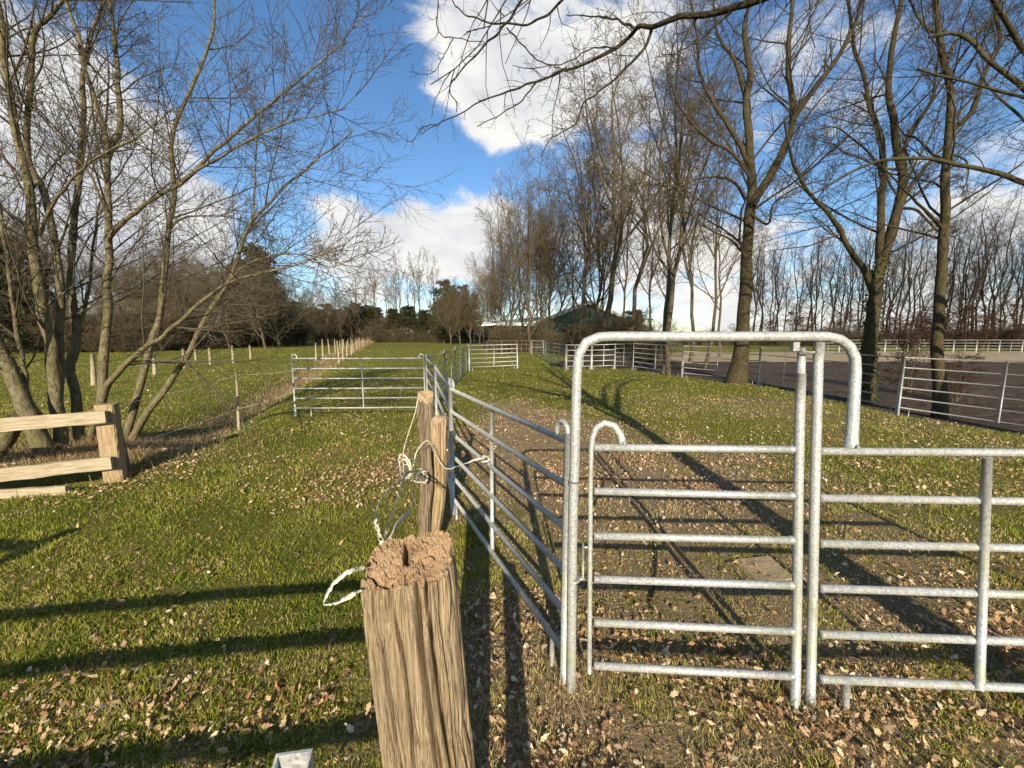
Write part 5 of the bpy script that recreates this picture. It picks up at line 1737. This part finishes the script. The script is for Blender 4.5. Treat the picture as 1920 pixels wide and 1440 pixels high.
def leaves(x, y, size, rs):
    """curled oak-like leaves: lobed outline of ten points round a mid rib"""
    n = len(x)
    out = np.array([(-1., 0), (-.66, .16), (-.42, .17), (-.12, .40), (.12, .28), (.45, .44), (.66, .22), (.98, 0), (.66, -.22), (.44, -.42), (.12, -.27), (-.14, -.39), (-.42, -.17), (-.66, -.16)])
    k_ = len(out)
    s = size * (.40 + .85 * rs.random(n) ** 1.6)
    yaw = rs.random(n) * 6.283
    tilt = rs.normal(size=n) * .5
    roll = rs.normal(size=n) * .6
    curl = rs.normal(.3, .7, n)
    cup = rs.normal(.5, .8, n)
    u = out[None, :, 0] * (1 - .2 * np.abs(curl))[:, None]
    v = out[None, :, 1] * (.85 + .3 * rs.random((n, 1)))
    w = curl[:, None] * .5 * u ** 2 + cup[:, None] * 1.1 * v ** 2 + rs.normal(size=(n, k_)) * .05
    u, v, w = u * s[:, None], v * s[:, None], w * s[:, None]
    v, w = v * np.cos(roll)[:, None] - w * np.sin(roll)[:, None], v * np.sin(roll)[:, None] + w * np.cos(roll)[:, None]
    u, w = u * np.cos(tilt)[:, None] - w * np.sin(tilt)[:, None], u * np.sin(tilt)[:, None] + w * np.cos(tilt)[:, None]
    X_ = u * np.cos(yaw)[:, None] - v * np.sin(yaw)[:, None] + x[:, None]
    Y_ = u * np.sin(yaw)[:, None] + v * np.cos(yaw)[:, None] + y[:, None]
    lift = .010 + .022 * rs.random(n)
    Z_ = w - w.min(1, keepdims=True) * .7 + (hz(x, y) + lift)[:, None]
    V = np.stack([X_, Y_, Z_], -1).reshape(-1, 3)
    o = np.arange(n)[:, None] * k_
    quads = [(0, 1, 13, 0), (1, 2, 12, 13), (2, 3, 11, 12), (3, 4, 10, 11), (4, 5, 9, 10), (5, 6, 8, 9)]
    F = np.concatenate([o + [a_, b_, c_] for a_, b_, c_ in ((0, 1, 13), (1, 2, 12), (1, 12, 13), (2, 3, 11), (2, 11, 12), (3, 4, 10), (3, 10, 11), (4, 5, 9), (4, 9, 10), (5, 6, 8), (5, 8, 9), (6, 7, 8))], 0)
    return V, F, k_


VV, FF, AA, n0 = [], [], [], 0
for n, y0, y1, sz, all_ in ((30000, .9, 4.5, .029, 0), (52000, 4.5, 11., .033, 0), (22000, 11., 24., .045, 0), (20000, .9, 4.5, .014, 1), (60000, 4.5, 16., .018, 1)):
    x, y = wedge(n, y0, y1, 1.1, rs)
    l = litter(x, y)
    dn = np.clip((l - .04) * 1.5, .22, 1) * (.12 + 4.2 * np.clip(fbm(x * 1.5, y * 1.5, 330) - .40, 0, .5) + 1.2 * np.clip(fbm(x * 6, y * 6, 335) - .5, 0, .5))
    keep = (rs.random(n) < (np.clip(dn * .8, .11, 1) if all_ else dn * .95)) & ~inside_arena(x - .4, y)
    x, y = x[keep], y[keep]
    V, F, k_ = leaves(x, y, np.full(len(x), sz), rs)
    VV.append(V)
    FF.append(F + n0)
    n0 += len(V)
    AA.append(np.repeat(np.clip(rs.normal(.55, .26, len(x)) + .5 * (fbm(x * .9, y * .9, 337) - .5), 0, 1), k_))
me = mesh_np('fallen_leaves', np.concatenate(VV), np.concatenate(FF), False, {'rnd': np.concatenate(AA)})
tag(link('fallen_leaves', me, mat=LEAF), 'tan and brown oak leaves scattered over the grass', 'leaves', kind='stuff')
# fallen sticks
for q, (a_, b_, r) in enumerate((((1.05, 2.75), (1.45, 3.9), .012), ((.95, 4.4), (1.35, 5.6), .014), ((1.5, 4.6), (1.1, 6.1), .010))):
    p = [np.array([*a_, hz(*a_) + .02]), np.array([(a_[0] + b_[0]) / 2 + .05, (a_[1] + b_[1]) / 2, hz((a_[0] + b_[0]) / 2, (a_[1] + b_[1]) / 2) + .03]), np.array([*b_, hz(*b_) + .02])]
    o = MB(p[0]).tube(resample(p, 10), np.linspace(r, r * .5, 10), 7).build('fallen_stick', BARK_R, None, tuple(p[0]))
    tag(o, ['fallen stick behind the gate leaf, nearest of three', 'fallen stick behind the gate leaf, left of the far two', 'fallen stick behind the gate leaf, right of the far two'][q], 'stick', 'fallen sticks')
# flat stone slab in the litter
sp_ = gp(1432, 1072)
o = MB((sp_[0], sp_[1], 0)).box((sp_[0], sp_[1], hz(sp_[0], sp_[1]) - .012), (.36, .30, .05), jit=.06).build('stone_slab', VERGE, None, (sp_[0], sp_[1], 0))
tag(o, 'flat pale slab lying in the leaves behind the gate leaf', 'slab')
